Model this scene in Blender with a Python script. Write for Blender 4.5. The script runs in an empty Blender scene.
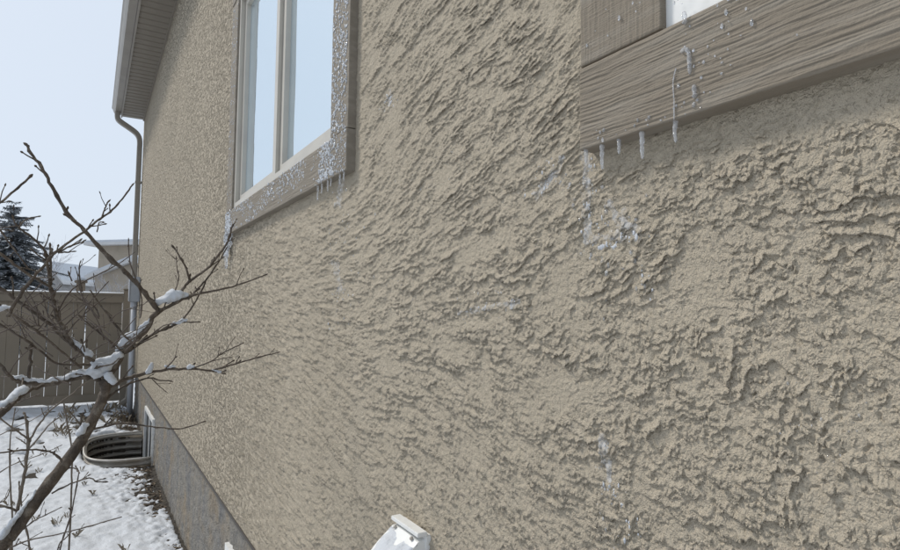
import bpy, bmesh, math, random
import numpy as np
from mathutils import Vector, Matrix

random.seed(7)
rng = np.random.default_rng(7)
scene = bpy.context.scene
C = scene.collection
R = math.radians

# ------------------------------------------------------------------ camera
CAM = Vector((-0.60, 0.0, 1.65))
FPX = 600.0                                   # focal length in photo pixels (900 wide)
YAW, PITCH, ROLL = R(30.81), R(3.60), R(0.6)
f0 = Vector((math.sin(YAW), math.cos(YAW), 0)); r0 = Vector((math.cos(YAW), -math.sin(YAW), 0)); z0 = Vector((0, 0, 1))
FWD = f0 * math.cos(PITCH) + z0 * math.sin(PITCH)
u0 = z0 * math.cos(PITCH) - f0 * math.sin(PITCH)
RIGHT = r0 * math.cos(ROLL) + u0 * math.sin(ROLL)
UP = u0 * math.cos(ROLL) - r0 * math.sin(ROLL)
cd = bpy.data.cameras.new('camera'); cam = bpy.data.objects.new('camera', cd); C.objects.link(cam)
cd.sensor_width = 36; cd.lens = FPX / 900 * 36; cd.clip_start = 0.02; cd.clip_end = 3000
m = Matrix((RIGHT, UP, -FWD)).transposed().to_4x4(); m.translation = CAM
cam.matrix_world = m
scene.camera = cam

# ------------------------------------------------------------------ sky, sun, exposure
SUN_DIR = Vector((-0.42, 0.52, 0.74)).normalized()     # towards the sun (veiled by cloud)
w = bpy.data.worlds.new('World'); scene.world = w; w.use_nodes = True
nt = w.node_tree; nt.nodes.clear()
wo = nt.nodes.new('ShaderNodeOutputWorld'); bg = nt.nodes.new('ShaderNodeBackground')
sk = nt.nodes.new('ShaderNodeTexSky'); sk.sky_type = 'NISHITA'; sk.sun_disc = False
sk.sun_elevation = math.asin(SUN_DIR.z); sk.sun_rotation = math.atan2(SUN_DIR.x, SUN_DIR.y)
sk.dust_density = 3.0; sk.air_density = 1.0
mx = nt.nodes.new('ShaderNodeMix'); mx.data_type = 'RGBA'; mx.inputs['Factor'].default_value = 0.90
nt.links.new(sk.outputs['Color'], mx.inputs['A'])
mx.inputs['B'].default_value = (5.7, 6.38, 7.3, 1)      # even overcast layer
nt.links.new(mx.outputs['Result'], bg.inputs['Color']); bg.inputs['Strength'].default_value = 0.10
nt.links.new(bg.outputs[0], wo.inputs[0])
sl = bpy.data.lights.new('sun', 'SUN'); sl.energy = 2.0; sl.angle = R(10); sl.color = (1.0, 0.95, 0.87)
so = bpy.data.objects.new('sun', sl); C.objects.link(so)
so.rotation_euler = SUN_DIR.to_track_quat('Z', 'Y').to_euler(); so.location = (-6, 6, 9)
scene.view_settings.view_transform = 'Standard'; scene.view_settings.look = 'None'
scene.view_settings.gamma = 1; scene.view_settings.use_curve_mapping = False
scene.view_settings.exposure = 0.34

# ------------------------------------------------------------------ pixel helpers
def P(u, v, fw):
    return CAM + RIGHT * ((u - 450) / FPX * fw) + UP * ((275 - v) / FPX * fw) + FWD * fw

# ------------------------------------------------------------------ noise
def hash2(ix, iy, seed):
    h = (ix.astype(np.int64) * 374761393 + iy.astype(np.int64) * 668265263 + seed * 1442695041) & 0xFFFFFFFF
    h = ((h ^ (h >> 13)) * 1274126177) & 0xFFFFFFFF
    h = (h ^ (h >> 16)) & 0xFFFFFFFF
    return h.astype(np.float64) / 4294967296.0

def pn(x, y, seed=0):
    """gradient noise, about -1..1"""
    x = np.asarray(x, dtype=np.float64); y = np.asarray(y, dtype=np.float64)
    ix = np.floor(x); iy = np.floor(y); fx = x - ix; fy = y - iy
    ux = fx * fx * fx * (fx * (fx * 6 - 15) + 10); uy = fy * fy * fy * (fy * (fy * 6 - 15) + 10)
    def g(ox, oy):
        a = hash2(ix + ox, iy + oy, seed) * 2 * math.pi
        return np.cos(a) * (fx - ox) + np.sin(a) * (fy - oy)
    n0 = g(0, 0) * (1 - ux) + g(1, 0) * ux
    n1 = g(0, 1) * (1 - ux) + g(1, 1) * ux
    return (n0 * (1 - uy) + n1 * uy) * 1.5

def sstep(a, b, x):
    t = np.clip((x - a) / (b - a), 0, 1); return t * t * (3 - 2 * t)

# ------------------------------------------------------------------ materials
def mat(name, col, rough=0.8, bump=None, var=None, metal=0.0, spec=0.5, coat=0.0):
    """bump: list of (scale, distance, detail); var: (scale, colour2, lo, hi)"""
    m = bpy.data.materials.new(name); m.use_nodes = True
    n = m.node_tree; b = n.nodes['Principled BSDF']
    b.inputs['Base Color'].default_value = (*col, 1); b.inputs['Roughness'].default_value = rough
    b.inputs['Metallic'].default_value = metal; b.inputs['Specular IOR Level'].default_value = spec
    tc = n.nodes.new('ShaderNodeTexCoord')
    if var:
        prev = None
        vs = var if isinstance(var, list) else [var]
        for (sc, c2, lo, hi) in vs:
            t = n.nodes.new('ShaderNodeTexNoise'); t.inputs['Detail'].default_value = 6
            mp = n.nodes.new('ShaderNodeMapping')
            if isinstance(sc, tuple): mp.inputs['Scale'].default_value = sc; t.inputs['Scale'].default_value = 1
            else: t.inputs['Scale'].default_value = sc
            n.links.new(tc.outputs['Object'], mp.inputs[0]); n.links.new(mp.outputs[0], t.inputs[0])
            r = n.nodes.new('ShaderNodeMapRange'); r.inputs[1].default_value = lo; r.inputs[2].default_value = hi
            n.links.new(t.outputs[0], r.inputs[0])
            x = n.nodes.new('ShaderNodeMix'); x.data_type = 'RGBA'
            n.links.new(r.outputs[0], x.inputs['Factor'])
            if prev is None: x.inputs['A'].default_value = (*col, 1)
            else: n.links.new(prev, x.inputs['A'])
            x.inputs['B'].default_value = (*c2, 1)
            prev = x.outputs['Result']
        n.links.new(prev, b.inputs['Base Color'])
    if bump:
        last = None
        for (sc, dist, det) in bump:
            t = n.nodes.new('ShaderNodeTexNoise'); t.inputs['Detail'].default_value = det
            mp = n.nodes.new('ShaderNodeMapping')
            if isinstance(sc, tuple): mp.inputs['Scale'].default_value = sc; t.inputs['Scale'].default_value = 1
            else: t.inputs['Scale'].default_value = sc
            n.links.new(tc.outputs['Object'], mp.inputs[0]); n.links.new(mp.outputs[0], t.inputs[0])
            bp = n.nodes.new('ShaderNodeBump'); bp.inputs['Strength'].default_value = 1.0; bp.inputs['Distance'].default_value = dist
            n.links.new(t.outputs[0], bp.inputs['Height'])
            if last: n.links.new(last, bp.inputs['Normal'])
            last = bp.outputs[0]
        n.links.new(last, b.inputs['Normal'])
    return m

M = {}
M['stucco'] = mat('stucco', (0.475, 0.413, 0.320), 0.92, [(480, 0.0018, 4), (120, 0.0060, 6)],
                  [(1.3, (0.438, 0.381, 0.295), 0.42, 0.68), (16, (0.508, 0.443, 0.346), 0.55, 0.75)], spec=0.25)
M['concrete'] = mat('concrete', (0.235, 0.218, 0.190), 0.92, [(26, 0.02, 6), (110, 0.008, 4)],
                    [((2, 7, 1.2), (0.175, 0.172, 0.168), 0.40, 0.65), (3.5, (0.25, 0.205, 0.15), 0.48, 0.68), (60, (0.30, 0.295, 0.28), 0.6, 0.75)], spec=0.2)
M['trim'] = mat('trim_board', (0.210, 0.178, 0.137), 0.8, [(300, 0.0008, 3), ((90, 14, 520), 0.0014, 4)], [((30, 6, 60), (0.25, 0.22, 0.178), 0.45, 0.7)], spec=0.3)
M['trim_far'] = mat('trim_board_grained', (0.203, 0.176, 0.140), 0.75, [((60, 9, 150), 0.0016, 4)], [((30, 6, 60), (0.25, 0.22, 0.178), 0.45, 0.7)], spec=0.3)
M['vinyl'] = mat('cream_vinyl', (0.50, 0.47, 0.41), 0.42, [(30, 0.0008, 2)], [(9, (0.46, 0.43, 0.38), 0.45, 0.7)])
M['white'] = mat('white_vinyl', (0.72, 0.72, 0.70), 0.40, [(40, 0.0006, 2)], [(25, (0.62, 0.62, 0.60), 0.5, 0.75)])
M['gasket'] = mat('dark_gasket', (0.05, 0.042, 0.035), 0.6)
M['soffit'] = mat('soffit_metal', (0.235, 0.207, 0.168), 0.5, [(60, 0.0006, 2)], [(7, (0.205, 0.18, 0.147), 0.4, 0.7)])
M['gutter'] = mat('gutter_metal', (0.31, 0.285, 0.25), 0.42, [(20, 0.001, 2)], [(5, (0.265, 0.243, 0.212), 0.4, 0.7)])
M['downspout'] = mat('downspout_metal', (0.25, 0.225, 0.19), 0.42, [(20, 0.001, 2)])
M['galv'] = mat('galvanised_steel', (0.52, 0.50, 0.46), 0.5, [(60, 0.001, 3)], [(9, (0.38, 0.34, 0.29), 0.42, 0.7)], metal=0.1)
M['greybox'] = mat('grey_enamel', (0.33, 0.345, 0.37), 0.5, [(40, 0.001, 2)], [(12, (0.25, 0.26, 0.27), 0.45, 0.75)])
M['conduit'] = mat('grey_conduit', (0.36, 0.375, 0.40), 0.5, [(40, 0.001, 2)])
M['fence'] = mat('fence_vinyl_tan', (0.215, 0.178, 0.132), 0.65, [((3, 3, 60), 0.001, 3)], [((3, 3, 1.2), (0.165, 0.142, 0.108), 0.4, 0.7)])
M['bark'] = mat('bark', (0.10, 0.077, 0.058), 0.85, [(70, 0.006, 6), (260, 0.003, 4)], [(60, (0.21, 0.18, 0.145), 0.5, 0.70), (25, (0.06, 0.047, 0.037), 0.5, 0.66)])
M['twig'] = mat('twig_bark', (0.09, 0.068, 0.054), 0.7, [(200, 0.001, 3)], [(50, (0.12, 0.095, 0.075), 0.5, 0.7)])
M['dry_twig'] = mat('dry_twig', (0.17, 0.14, 0.11), 0.8, [(200, 0.001, 3)], [(40, (0.10, 0.08, 0.06), 0.45, 0.7)])
M['soil'] = mat('soil', (0.05, 0.042, 0.033), 0.95, [(40, 0.03, 6), (200, 0.006, 4)], [(14, (0.085, 0.072, 0.055), 0.45, 0.7)])
M['leaf'] = mat('dead_leaf', (0.105, 0.075, 0.05), 0.85, None, [(25, (0.19, 0.15, 0.105), 0.4, 0.7)])
M['needle'] = mat('spruce_needles', (0.13, 0.142, 0.14), 0.8, None, [(3, (0.20, 0.21, 0.21), 0.4, 0.7)])
M['housewall'] = mat('beige_siding', (0.36, 0.31, 0.25), 0.85, [((1, 1, 30), 0.01, 2)], [(3, (0.32, 0.28, 0.225), 0.4, 0.7)])
M['housewall2'] = mat('grey_siding', (0.30, 0.29, 0.28), 0.85, [((1, 1, 30), 0.01, 2)], [(3, (0.26, 0.25, 0.24), 0.4, 0.7)])
M['fascia'] = mat('white_fascia', (0.55, 0.55, 0.55), 0.6, None, [(3, (0.5, 0.5, 0.5), 0.4, 0.7)])
M['brownpost'] = mat('weathered_wood', (0.17, 0.135, 0.10), 0.8, [((20, 20, 3), 0.003, 3)], [(9, (0.12, 0.095, 0.07), 0.4, 0.7)])
M['dark_glass'] = mat('dark_glass', (0.025, 0.028, 0.03), 0.35, None, None, spec=0.2)

def snow_mat(name, bumps):
    m = mat(name, (0.53, 0.555, 0.59), 0.65, bumps, [(14, (0.53, 0.555, 0.59), 0.45, 0.7)], spec=0.3)
    return m
M['snow'] = snow_mat('snow', [(9, 0.02, 5), (90, 0.003, 4)])
M['snowclump'] = snow_mat('snow_clump', [(60, 0.004, 4), (300, 0.001, 3)])

def ice_mat():
    m = bpy.data.materials.new('ice'); m.use_nodes = True; n = m.node_tree; b = n.nodes['Principled BSDF']
    b.inputs['Base Color'].default_value = (0.97, 0.98, 1.0, 1); b.inputs['Roughness'].default_value = 0.05
    b.inputs['IOR'].default_value = 1.31; b.inputs['Transmission Weight'].default_value = 0.80
    t = n.nodes.new('ShaderNodeTexNoise'); t.inputs['Scale'].default_value = 240; t.inputs['Detail'].default_value = 3
    tc = n.nodes.new('ShaderNodeTexCoord'); n.links.new(tc.outputs['Object'], t.inputs[0])
    bp = n.nodes.new('ShaderNodeBump'); bp.inputs['Distance'].default_value = 0.002
    n.links.new(t.outputs[0], bp.inputs['Height']); n.links.new(bp.outputs[0], b.inputs['Normal'])
    return m
M['ice'] = ice_mat()
M['frost'] = mat('frost', (0.76, 0.78, 0.81), 0.22, [(200, 0.002, 3)], [(60, (0.62, 0.645, 0.68), 0.45, 0.7)], spec=0.6)
M['frost'].node_tree.nodes['Principled BSDF'].inputs['Transmission Weight'].default_value = 0.25

def glass_mat():
    """coated house glass with a pale blind behind it: mostly mirrors the sky"""
    m = bpy.data.materials.new('coated_glass'); m.use_nodes = True; n = m.node_tree
    b = n.nodes['Principled BSDF']; b.inputs['Base Color'].default_value = (0.42, 0.50, 0.56, 1); b.inputs['Roughness'].default_value = 0.5
    g = n.nodes.new('ShaderNodeBsdfGlossy'); g.inputs['Roughness'].default_value = 0.03; g.inputs['Color'].default_value = (0.84, 0.92, 0.97, 1)
    t = n.nodes.new('ShaderNodeTexNoise'); t.inputs['Scale'].default_value = 1.6; t.inputs['Detail'].default_value = 2
    tc = n.nodes.new('ShaderNodeTexCoord'); n.links.new(tc.outputs['Object'], t.inputs[0])
    bp = n.nodes.new('ShaderNodeBump'); bp.inputs['Distance'].default_value = 0.004
    n.links.new(t.outputs[0], bp.inputs['Height']); n.links.new(bp.outputs[0], g.inputs['Normal'])
    mixs = n.nodes.new('ShaderNodeMixShader'); mixs.inputs[0].default_value = 0.74
    n.links.new(b.outputs[0], mixs.inputs[1]); n.links.new(g.outputs[0], mixs.inputs[2])
    n.links.new(mixs.outputs[0], n.nodes['Material Output'].inputs[0])
    return m
M['glass'] = glass_mat()

def glaze_mat():
    m = bpy.data.materials.new('ice_glaze'); m.use_nodes = True; n = m.node_tree; b = n.nodes['Principled BSDF']
    b.inputs['Base Color'].default_value = (0.80, 0.82, 0.85, 1); b.inputs['Roughness'].default_value = 0.12
    tr = n.nodes.new('ShaderNodeBsdfTransparent'); mxs = n.nodes.new('ShaderNodeMixShader')
    t = n.nodes.new('ShaderNodeTexNoise'); t.inputs['Scale'].default_value = 90; t.inputs['Detail'].default_value = 5
    tc = n.nodes.new('ShaderNodeTexCoord'); n.links.new(tc.outputs['Object'], t.inputs[0])
    r = n.nodes.new('ShaderNodeMapRange'); r.inputs[1].default_value = 0.42; r.inputs[2].default_value = 0.68; r.inputs[3].default_value = 0.04; r.inputs[4].default_value = 0.36
    n.links.new(t.outputs[0], r.inputs[0]); n.links.new(r.outputs[0], mxs.inputs[0])
    n.links.new(tr.outputs[0], mxs.inputs[1]); n.links.new(b.outputs[0], mxs.inputs[2]); n.links.new(mxs.outputs[0], n.nodes['Material Output'].inputs[0])
    return m
M['glaze'] = glaze_mat()

# ------------------------------------------------------------------ object helpers
def empty(name, loc=(0, 0, 0)):
    o = bpy.data.objects.new(name, None); C.objects.link(o); o.location = loc; o.empty_display_size = 0.1
    return o

def tag(o, label, cat, group=None, kind=None):
    o['label'] = label
    if cat: o['category'] = cat
    if group: o['group'] = group
    if kind: o['kind'] = kind
    return o

def link(name, me, material, parent=None, smooth=False):
    o = bpy.data.objects.new(name, me); C.objects.link(o)
    if material is not None and len(me.materials) == 0: me.materials.append(material)
    if smooth: me.polygons.foreach_set('use_smooth', [True] * len(me.polygons))
    if parent is not None:
        o.parent = parent
        pw = Matrix.Translation(parent.location) if parent.parent is None else None
        if pw is not None: o.matrix_parent_inverse = pw.inverted()
    return o

def obj(name, bm, material, parent=None, smooth=False):
    me = bpy.data.meshes.new(name); bm.to_mesh(me); bm.free()
    return link(name, me, material, parent, smooth)

def box(bm, x0, x1, y0, y1, z0_, z1):
    vs = [bm.verts.new((x, y, z)) for x in (x0, x1) for y in (y0, y1) for z in (z0_, z1)]
    for f in ((0, 1, 3, 2), (4, 6, 7, 5), (0, 4, 5, 1), (2, 3, 7, 6), (0, 2, 6, 4), (1, 5, 7, 3)):
        bm.faces.new([vs[i] for i in f])
    return vs

def boxobj(name, x0, x1, y0, y1, z0_, z1, material, parent=None, bev=0.0):
    bm = bmesh.new(); box(bm, x0, x1, y0, y1, z0_, z1)
    bmesh.ops.recalc_face_normals(bm, faces=bm.faces)
    if bev: bmesh.ops.bevel(bm, geom=bm.edges[:], offset=bev, segments=2, affect='EDGES', clamp_overlap=True)
    return obj(name, bm, material, parent, False)

def gridmesh(name, X, Y, Z, keep=None):
    """X,Y,Z arrays (nc, nr) -> quad mesh; keep: (nc-1,nr-1) mask"""
    nc, nr = X.shape
    co = np.empty((nc * nr, 3), dtype=np.float32); co[:, 0] = X.ravel(); co[:, 1] = Y.ravel(); co[:, 2] = Z.ravel()
    i, j = np.meshgrid(np.arange(nc - 1), np.arange(nr - 1), indexing='ij')
    a = (i * nr + j); q = np.stack([a, a + 1, a + nr + 1, a + nr], axis=-1)
    q = q[keep] if keep is not None else q.reshape(-1, 4)
    me = bpy.data.meshes.new(name)
    me.vertices.add(len(co)); me.vertices.foreach_set('co', co.ravel())
    n = len(q); me.loops.add(n * 4); me.polygons.add(n)
    me.loops.foreach_set('vertex_index', q.ravel().astype(np.int32))
    me.polygons.foreach_set('loop_start', np.arange(0, n * 4, 4, dtype=np.int32))
    me.polygons.foreach_set('loop_total', np.full(n, 4, dtype=np.int32))
    me.polygons.foreach_set('use_smooth', np.ones(n, dtype=bool))
    me.update(calc_edges=True); me.validate()
    return me

def frame_tube(bm, pts, rads, sides=6, cap=True, jitter=0.0):
    """swept tube through pts (Vectors) with radii"""
    n = len(pts); rings = []
    t = (pts[1] - pts[0]).normalized()
    ref = Vector((0, 0, 1)) if abs(t.z) < 0.9 else Vector((1, 0, 0))
    nrm = (ref - t * ref.dot(t)).normalized()
    for i in range(n):
        t = (pts[min(i + 1, n - 1)] - pts[max(i - 1, 0)])
        if t.length < 1e-9: t = Vector((0, 0, 1))
        t.normalize(); nrm = (nrm - t * nrm.dot(t))
        if nrm.length < 1e-6: nrm = t.orthogonal()
        nrm.normalize(); b = t.cross(nrm)
        ring = []
        for k in range(sides):
            a = 2 * math.pi * k / sides; rr = rads[i] * (1 + random.uniform(-jitter, jitter))
            ring.append(bm.verts.new(pts[i] + (nrm * math.cos(a) + b * math.sin(a)) * rr))
        rings.append(ring)
    for i in range(n - 1):
        for k in range(sides):
            bm.faces.new((rings[i][k], rings[i][(k + 1) % sides], rings[i + 1][(k + 1) % sides], rings[i + 1][k]))
    if cap:
        bm.faces.new(rings[0][::-1]); bm.faces.new(rings[-1])

def catmull(pts, sub):
    out = []
    for i in range(len(pts) - 1):
        p0 = pts[max(i - 1, 0)]; p1 = pts[i]; p2 = pts[i + 1]; p3 = pts[min(i + 2, len(pts) - 1)]
        for s in range(sub):
            t = s / sub
            out.append(0.5 * ((2 * p1) + (p2 - p0) * t + (2 * p0 - 5 * p1 + 4 * p2 - p3) * t * t + (3 * p1 - p0 - 3 * p2 + p3) * t ** 3))
    out.append(pts[-1].copy()); return out

# ==================================================================
#  GROUND: soil sheet to the horizon, snow sheet lying over it
# ==================================================================
WELL = dict(y0=7.03, y1=8.33, a=0.60)
YC, YR = (WELL['y0'] + WELL['y1']) / 2, (WELL['y1'] - WELL['y0']) / 2
HOUSE_END = 10.5

def axis(segs):
    out = []
    for (a, b, n) in segs: out += list(np.linspace(a, b, n, endpoint=False))
    out.append(segs[-1][1]); return np.array(out)

def soil_h(x, y):
    h = 0.02 + 0.16 * sstep(6, 10.5, y) * sstep(0.3, -0.3, x) + 0.02 * pn(x * 1.1, y * 1.1, 3) + 0.012 * pn(x * 9, y * 9, 4) + 0.006 * pn(x * 31, y * 31, 5)
    h = h * np.where(np.hypot(x, y) < 30, 1, 0.3)
    e = np.abs(x / (WELL['a'] + 0.012)) ** 3.2 + np.abs((y - YC) / (YR + 0.012)) ** 3.2
    return np.where((e < 1) & (x < 0.1), -0.20 + 0.03 * pn(x * 12, y * 12, 8), h)

xs = axis([(-900, -60, 8), (-60, -6, 20), (-6, -2.2, 60), (-2.2, 0.06, 150), (0.06, 4, 12), (4, 60, 14), (60, 900, 8)])
ys = axis([(-900, -30, 8), (-30, -1, 20), (-1, 2.0, 40), (2.0, 11, 470), (11, 30, 40), (30, 120, 20), (120, 1800, 10)])
GX, GY = np.meshgrid(xs, ys, indexing='ij')
SH = soil_h(GX, GY)
ground = link('ground', gridmesh('ground', GX, GY, SH), M['soil']); ground['kind'] = 'structure'
# snow thickness: thins and breaks up beside the foundation
d = -GX
edge = -0.33 + 0.19 * sstep(4.0, 6.4, GY) + 0.08 * pn(GX * 0.3, GY * 1.3, 11) + 0.12 * sstep(8.2, 6.9, GY) * sstep(4.6, 6.6, GY)
br = (d - edge) / 0.45
patch = 0.5 * pn(GX * 13, GY * 13, 12) + 0.45 * pn(GX * 27, GY * 27, 13) + 0.3 * pn(GX * 5, GY * 5, 14)
thick = 0.05 * sstep(-0.1, 1.4, br + 0.85 * patch * sstep(2.2, 0.3, br)) - 0.016
far_corner = sstep(1.5, 0.3, d) * sstep(8.3, 8.9, GY) * sstep(10.6, 10.2, GY)
thick = thick - 0.045 * far_corner * sstep(-0.35, 0.25, pn(GX * 4, GY * 4, 19) + 0.5 * pn(GX * 12, GY * 12, 20))
thick = np.where(GX > 0.0, -0.1 + 0.16 * sstep(HOUSE_END + 0.05, HOUSE_END + 0.4, GY), thick)
lump = 0.035 * pn(GX * 0.7, GY * 0.7, 15) + 0.012 * pn(GX * 3, GY * 3, 16) + 0.004 * pn(GX * 11, GY * 11, 17)
prints = -0.05 * sstep(0.42, 0.62, pn(GX * 3.4, GY * 2.6, 18)) * sstep(0.8, 1.2, d)
e = (np.abs(GX / (WELL['a'] + 0.02)) ** 3.2 + np.abs((GY - YC) / (YR + 0.02)) ** 3.2)
bank = 0.06 * np.exp(-((np.sqrt(np.maximum(e, 0)) - 1.12) / 0.10) ** 2) * sstep(-0.1, -0.35, GX) * sstep(YC - YR * 1.0, YC - 0.1, GY)
SN = SH + thick + lump * sstep(0.2, 1.2, d) + prints + bank
SN = np.where((e < 1.0) & (GX < 0.1), -0.6, SN)
snow = link('snow', gridmesh('snow', GX, GY, SN), M['snow']); snow['kind'] = 'structure'

# ==================================================================
#  HOUSE
# ==================================================================
house = empty('house', (0, 5, 0))
tag(house, 'beige stucco house with grey foundation filling the right of the picture', 'house')
FZ = 0.705                 # bottom of the stucco
EZ = 4.64                 # soffit height
# window openings (outer edge of the trim boards)
W1 = dict(y0=1.51, y1=3.21, z0=2.03, z1=3.35)
W2 = dict(y0=-1.05, y1=0.612, z0=1.876, z1=3.15)
TW = 0.138; TH = 0.115

D = 0.60
cth, sth = math.cos(YAW), math.sin(YAW)
uo = np.arange(45.0, 851.0, 1.0)
Yc = (FPX * D / cth / uo - D * sth) / cth
Yc = np.concatenate([[HOUSE_END], Yc[Yc < HOUSE_END - 0.02]])
Yc = np.concatenate([Yc, np.linspace(Yc[-1] - 0.001, -0.5, 240), np.linspace(-0.54, -4.0, 50)])
fwc = np.maximum(D * sth + Yc * cth, 0.46)
lo, hi = FZ - CAM.z, EZ + 0.03 - CAM.z
dl = np.maximum(-0.50 * fwc, lo * 0.98); dh = np.minimum(0.64 * fwc, hi * 0.98)
nb, nd, na = 24, 600, 34
tb = np.linspace(0, 1, nb, endpoint=False)[None, :]; td = np.linspace(0, 1, nd, endpoint=False)[None, :]; ta = np.linspace(0, 1, na)[None, :]
zz = np.concatenate([lo + (dl - lo)[:, None] * (1 - (1 - tb) ** 1.6), dl[:, None] + (dh - dl)[:, None] * td, dh[:, None] + (hi - dh)[:, None] * ta ** 1.6], axis=1)
S = np.repeat(Yc[:, None], zz.shape[1], axis=1); Zw = zz + CAM.z
spac = np.repeat(np.abs(np.gradient(Yc))[:, None], zz.shape[1], axis=1)
spac = np.maximum(spac, np.abs(np.gradient(zz, axis=1)))

def fade(freq):           # keep a layer only where the mesh can carry it
    return np.clip(0.55 / (freq * spac), 0, 1)

def saw(ph, drop=0.12, rnd=1.3):
    """rises slowly, then falls over a short lip"""
    f = ph - np.floor(ph)
    up = np.clip(f / (1 - drop), 0, 1) ** rnd
    dn = 1 - sstep(1 - drop, 1.0, f)
    return up * np.where(f > 1 - drop, dn, 1)

def fb(x, y, fx, fy, octv, seed, gain=0.55):
    out = 0; amp = 1.0
    for o in range(octv):
        out = out + amp * pn(x * fx + 13.7 * o, y * fy - 7.1 * o, seed + o) * (fade(max(fx, fy)) if fx > 30 else 1)
        fx *= 2.05; fy *= 2.0; amp *= gain
    return out

def terrace(n, ts, wd, rim):
    h = 0
    for t in ts:
        h = h + sstep(t - wd, t + wd, n) + rim * np.exp(-((n - t - wd * 1.6) / (wd * 1.8)) ** 2)
    return h

rspac = np.abs(np.gradient(zz, axis=1))

def lips(s, z, coord_of, fx, fz, octv, seed, ts, w_lo, w_hi, mask, gain=0.60):
    """thin raised lips along the lower edges of ragged plates"""
    F_ = lambda a, b: fb(a, coord_of(a, b), fx, fz, octv, seed, gain)
    e_ = 0.0012
    n = F_(s, z); gs = (F_(s + e_, z) - n) / e_; gz = (F_(s, z + e_) - n) / e_
    g = np.sqrt(gs * gs + gz * gz) + 1e-6
    face = sstep(-0.10, 0.45, (gz * 0.88 + gs * 0.45) / g)            # the plate lies above, its edge hangs below
    wl_ = np.maximum(w_lo, 0.55 * rspac); wh_ = np.maximum(w_hi, 0.9 * rspac)
    h = 0
    for t in ts:
        d = (n - t) / g
        pr = np.where(d < 0, np.exp(-(d / wl_) ** 2), np.exp(-(np.abs(d) / wh_) ** 1.3))
        pl = 0.28 * sstep(-1, 1, d / wl_) * np.exp(-np.clip(d, 0, None) / (wh_ * 6))
        h = np.maximum(h, np.maximum(pr * face, pl))
    return h * mask

def stucco(s, z):
    near = sstep(0.80, 0.50, s); far = sstep(1.2, 2.6, s)
    def coord_of(a, b):
        zt = 0.60 * np.tanh((b - 1.66) / 0.45)                 # strokes fan upward above eye height, down below it
        return b + zt * (a - 0.9) * np.exp(-np.abs(a - 0.9) * 0.35) * 0.9 + 0.06 * pn(a * 1.7, b * 2.1, 21)
    coord = coord_of(s, z)
    rag = fb(s, z, 17, 23, 5, 120, 0.62)
    fm = sstep(0.26, 0.52, pn(s * 8.5 + 1.7, coord * 15, 45) + 0.22 * rag)      # knocked-down flat patches
    rs = 1 - 0.65 * fm
    k1 = sstep(-0.14, 0.06, pn(s * 8 + 3.1, coord * 23, 26) + 0.10 * rag) * (1 - 0.4 * fm)
    k2 = sstep(-0.30, -0.06, pn(s * 21 + 7, coord * 40, 28) + 0.10 * rag) * rs
    k3 = sstep(-0.34, -0.08, pn(s * 30 + 2, coord * 50, 29) + 0.10 * rag) * rs * (0.75 + 0.25 * near)
    h1 = lips(s, z, coord_of, 5.0, 17, 5, 200, (-0.38, 0.08, 0.54), 0.0010, 0.0034, k1, 0.56)
    h2 = lips(s, z, coord_of, 13, 36, 4, 220, (-0.34, 0.06, 0.46), 0.0008, 0.0025, k2, 0.58)
    h3 = lips(s, z, coord_of, 34, 66, 3, 240, (-0.30, 0.05, 0.40), 0.0008, 0.0020, k3) * fade(40)
    pit = sstep(0.42, 0.66, fb(s, z, 85, 105, 2, 150)) * rs * fade(70) * (0.4 + 0.6 * near)
    grit = fb(s, z, 130, 160, 2, 160, 0.7) * fade(110)
    grain = pn(s * 320, z * 400, 37) * fade(260)
    streak = pn((s * 0.8 + z * 0.6) * 55, (z * 0.8 - s * 0.6) * 260, 39) * fade(200)
    swell = pn(s * 14, z * 20, 38)
    h = (0.0048 * h1 + 0.0032 * h2 + 0.0023 * h3) * (1 - 0.55 * sstep(2.2, 4.5, s)) - 0.0020 * pit + 0.0007 * grit * (0.4 + 0.6 * rs) \
        + 0.00045 * grain + 0.00055 * streak * (0.45 + fm) + 0.0003 * swell + 0.0005 * pn(s * 3.3, z * 4.4, 40)
    # thin even coat next to the trim boards
    for Wn, g in ((W1, 0.012), (W2, 0.022)):
        dy = np.maximum(np.maximum(Wn['y0'] - s, s - Wn['y1']), 0); dz = np.maximum(np.maximum(Wn['z0'] - z, z - Wn['z1']), 0)
        k = sstep(0.0, g * 3.2, np.hypot(dy, dz))
        h = h * (0.50 + 0.50 * k)
    lip = 0.0072 * h1 + 0.0052 * h2 + 0.0032 * h3
    for Wn in (W1, W2):
        dy = np.maximum(np.maximum(Wn['y0'] - s, s - Wn['y1']), 0); dz = np.maximum(np.maximum(Wn['z0'] - z, z - Wn['z1']), 0)
        lip = lip * sstep(0.0, 0.08, np.hypot(dy, dz))
    h = h * (0.35 + 0.65 * sstep(FZ, FZ + 0.05, z))
    lip = lip * np.clip(0.004 / spac, 0, 1) * sstep(FZ, FZ + 0.04, z)
    return h, lip

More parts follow.
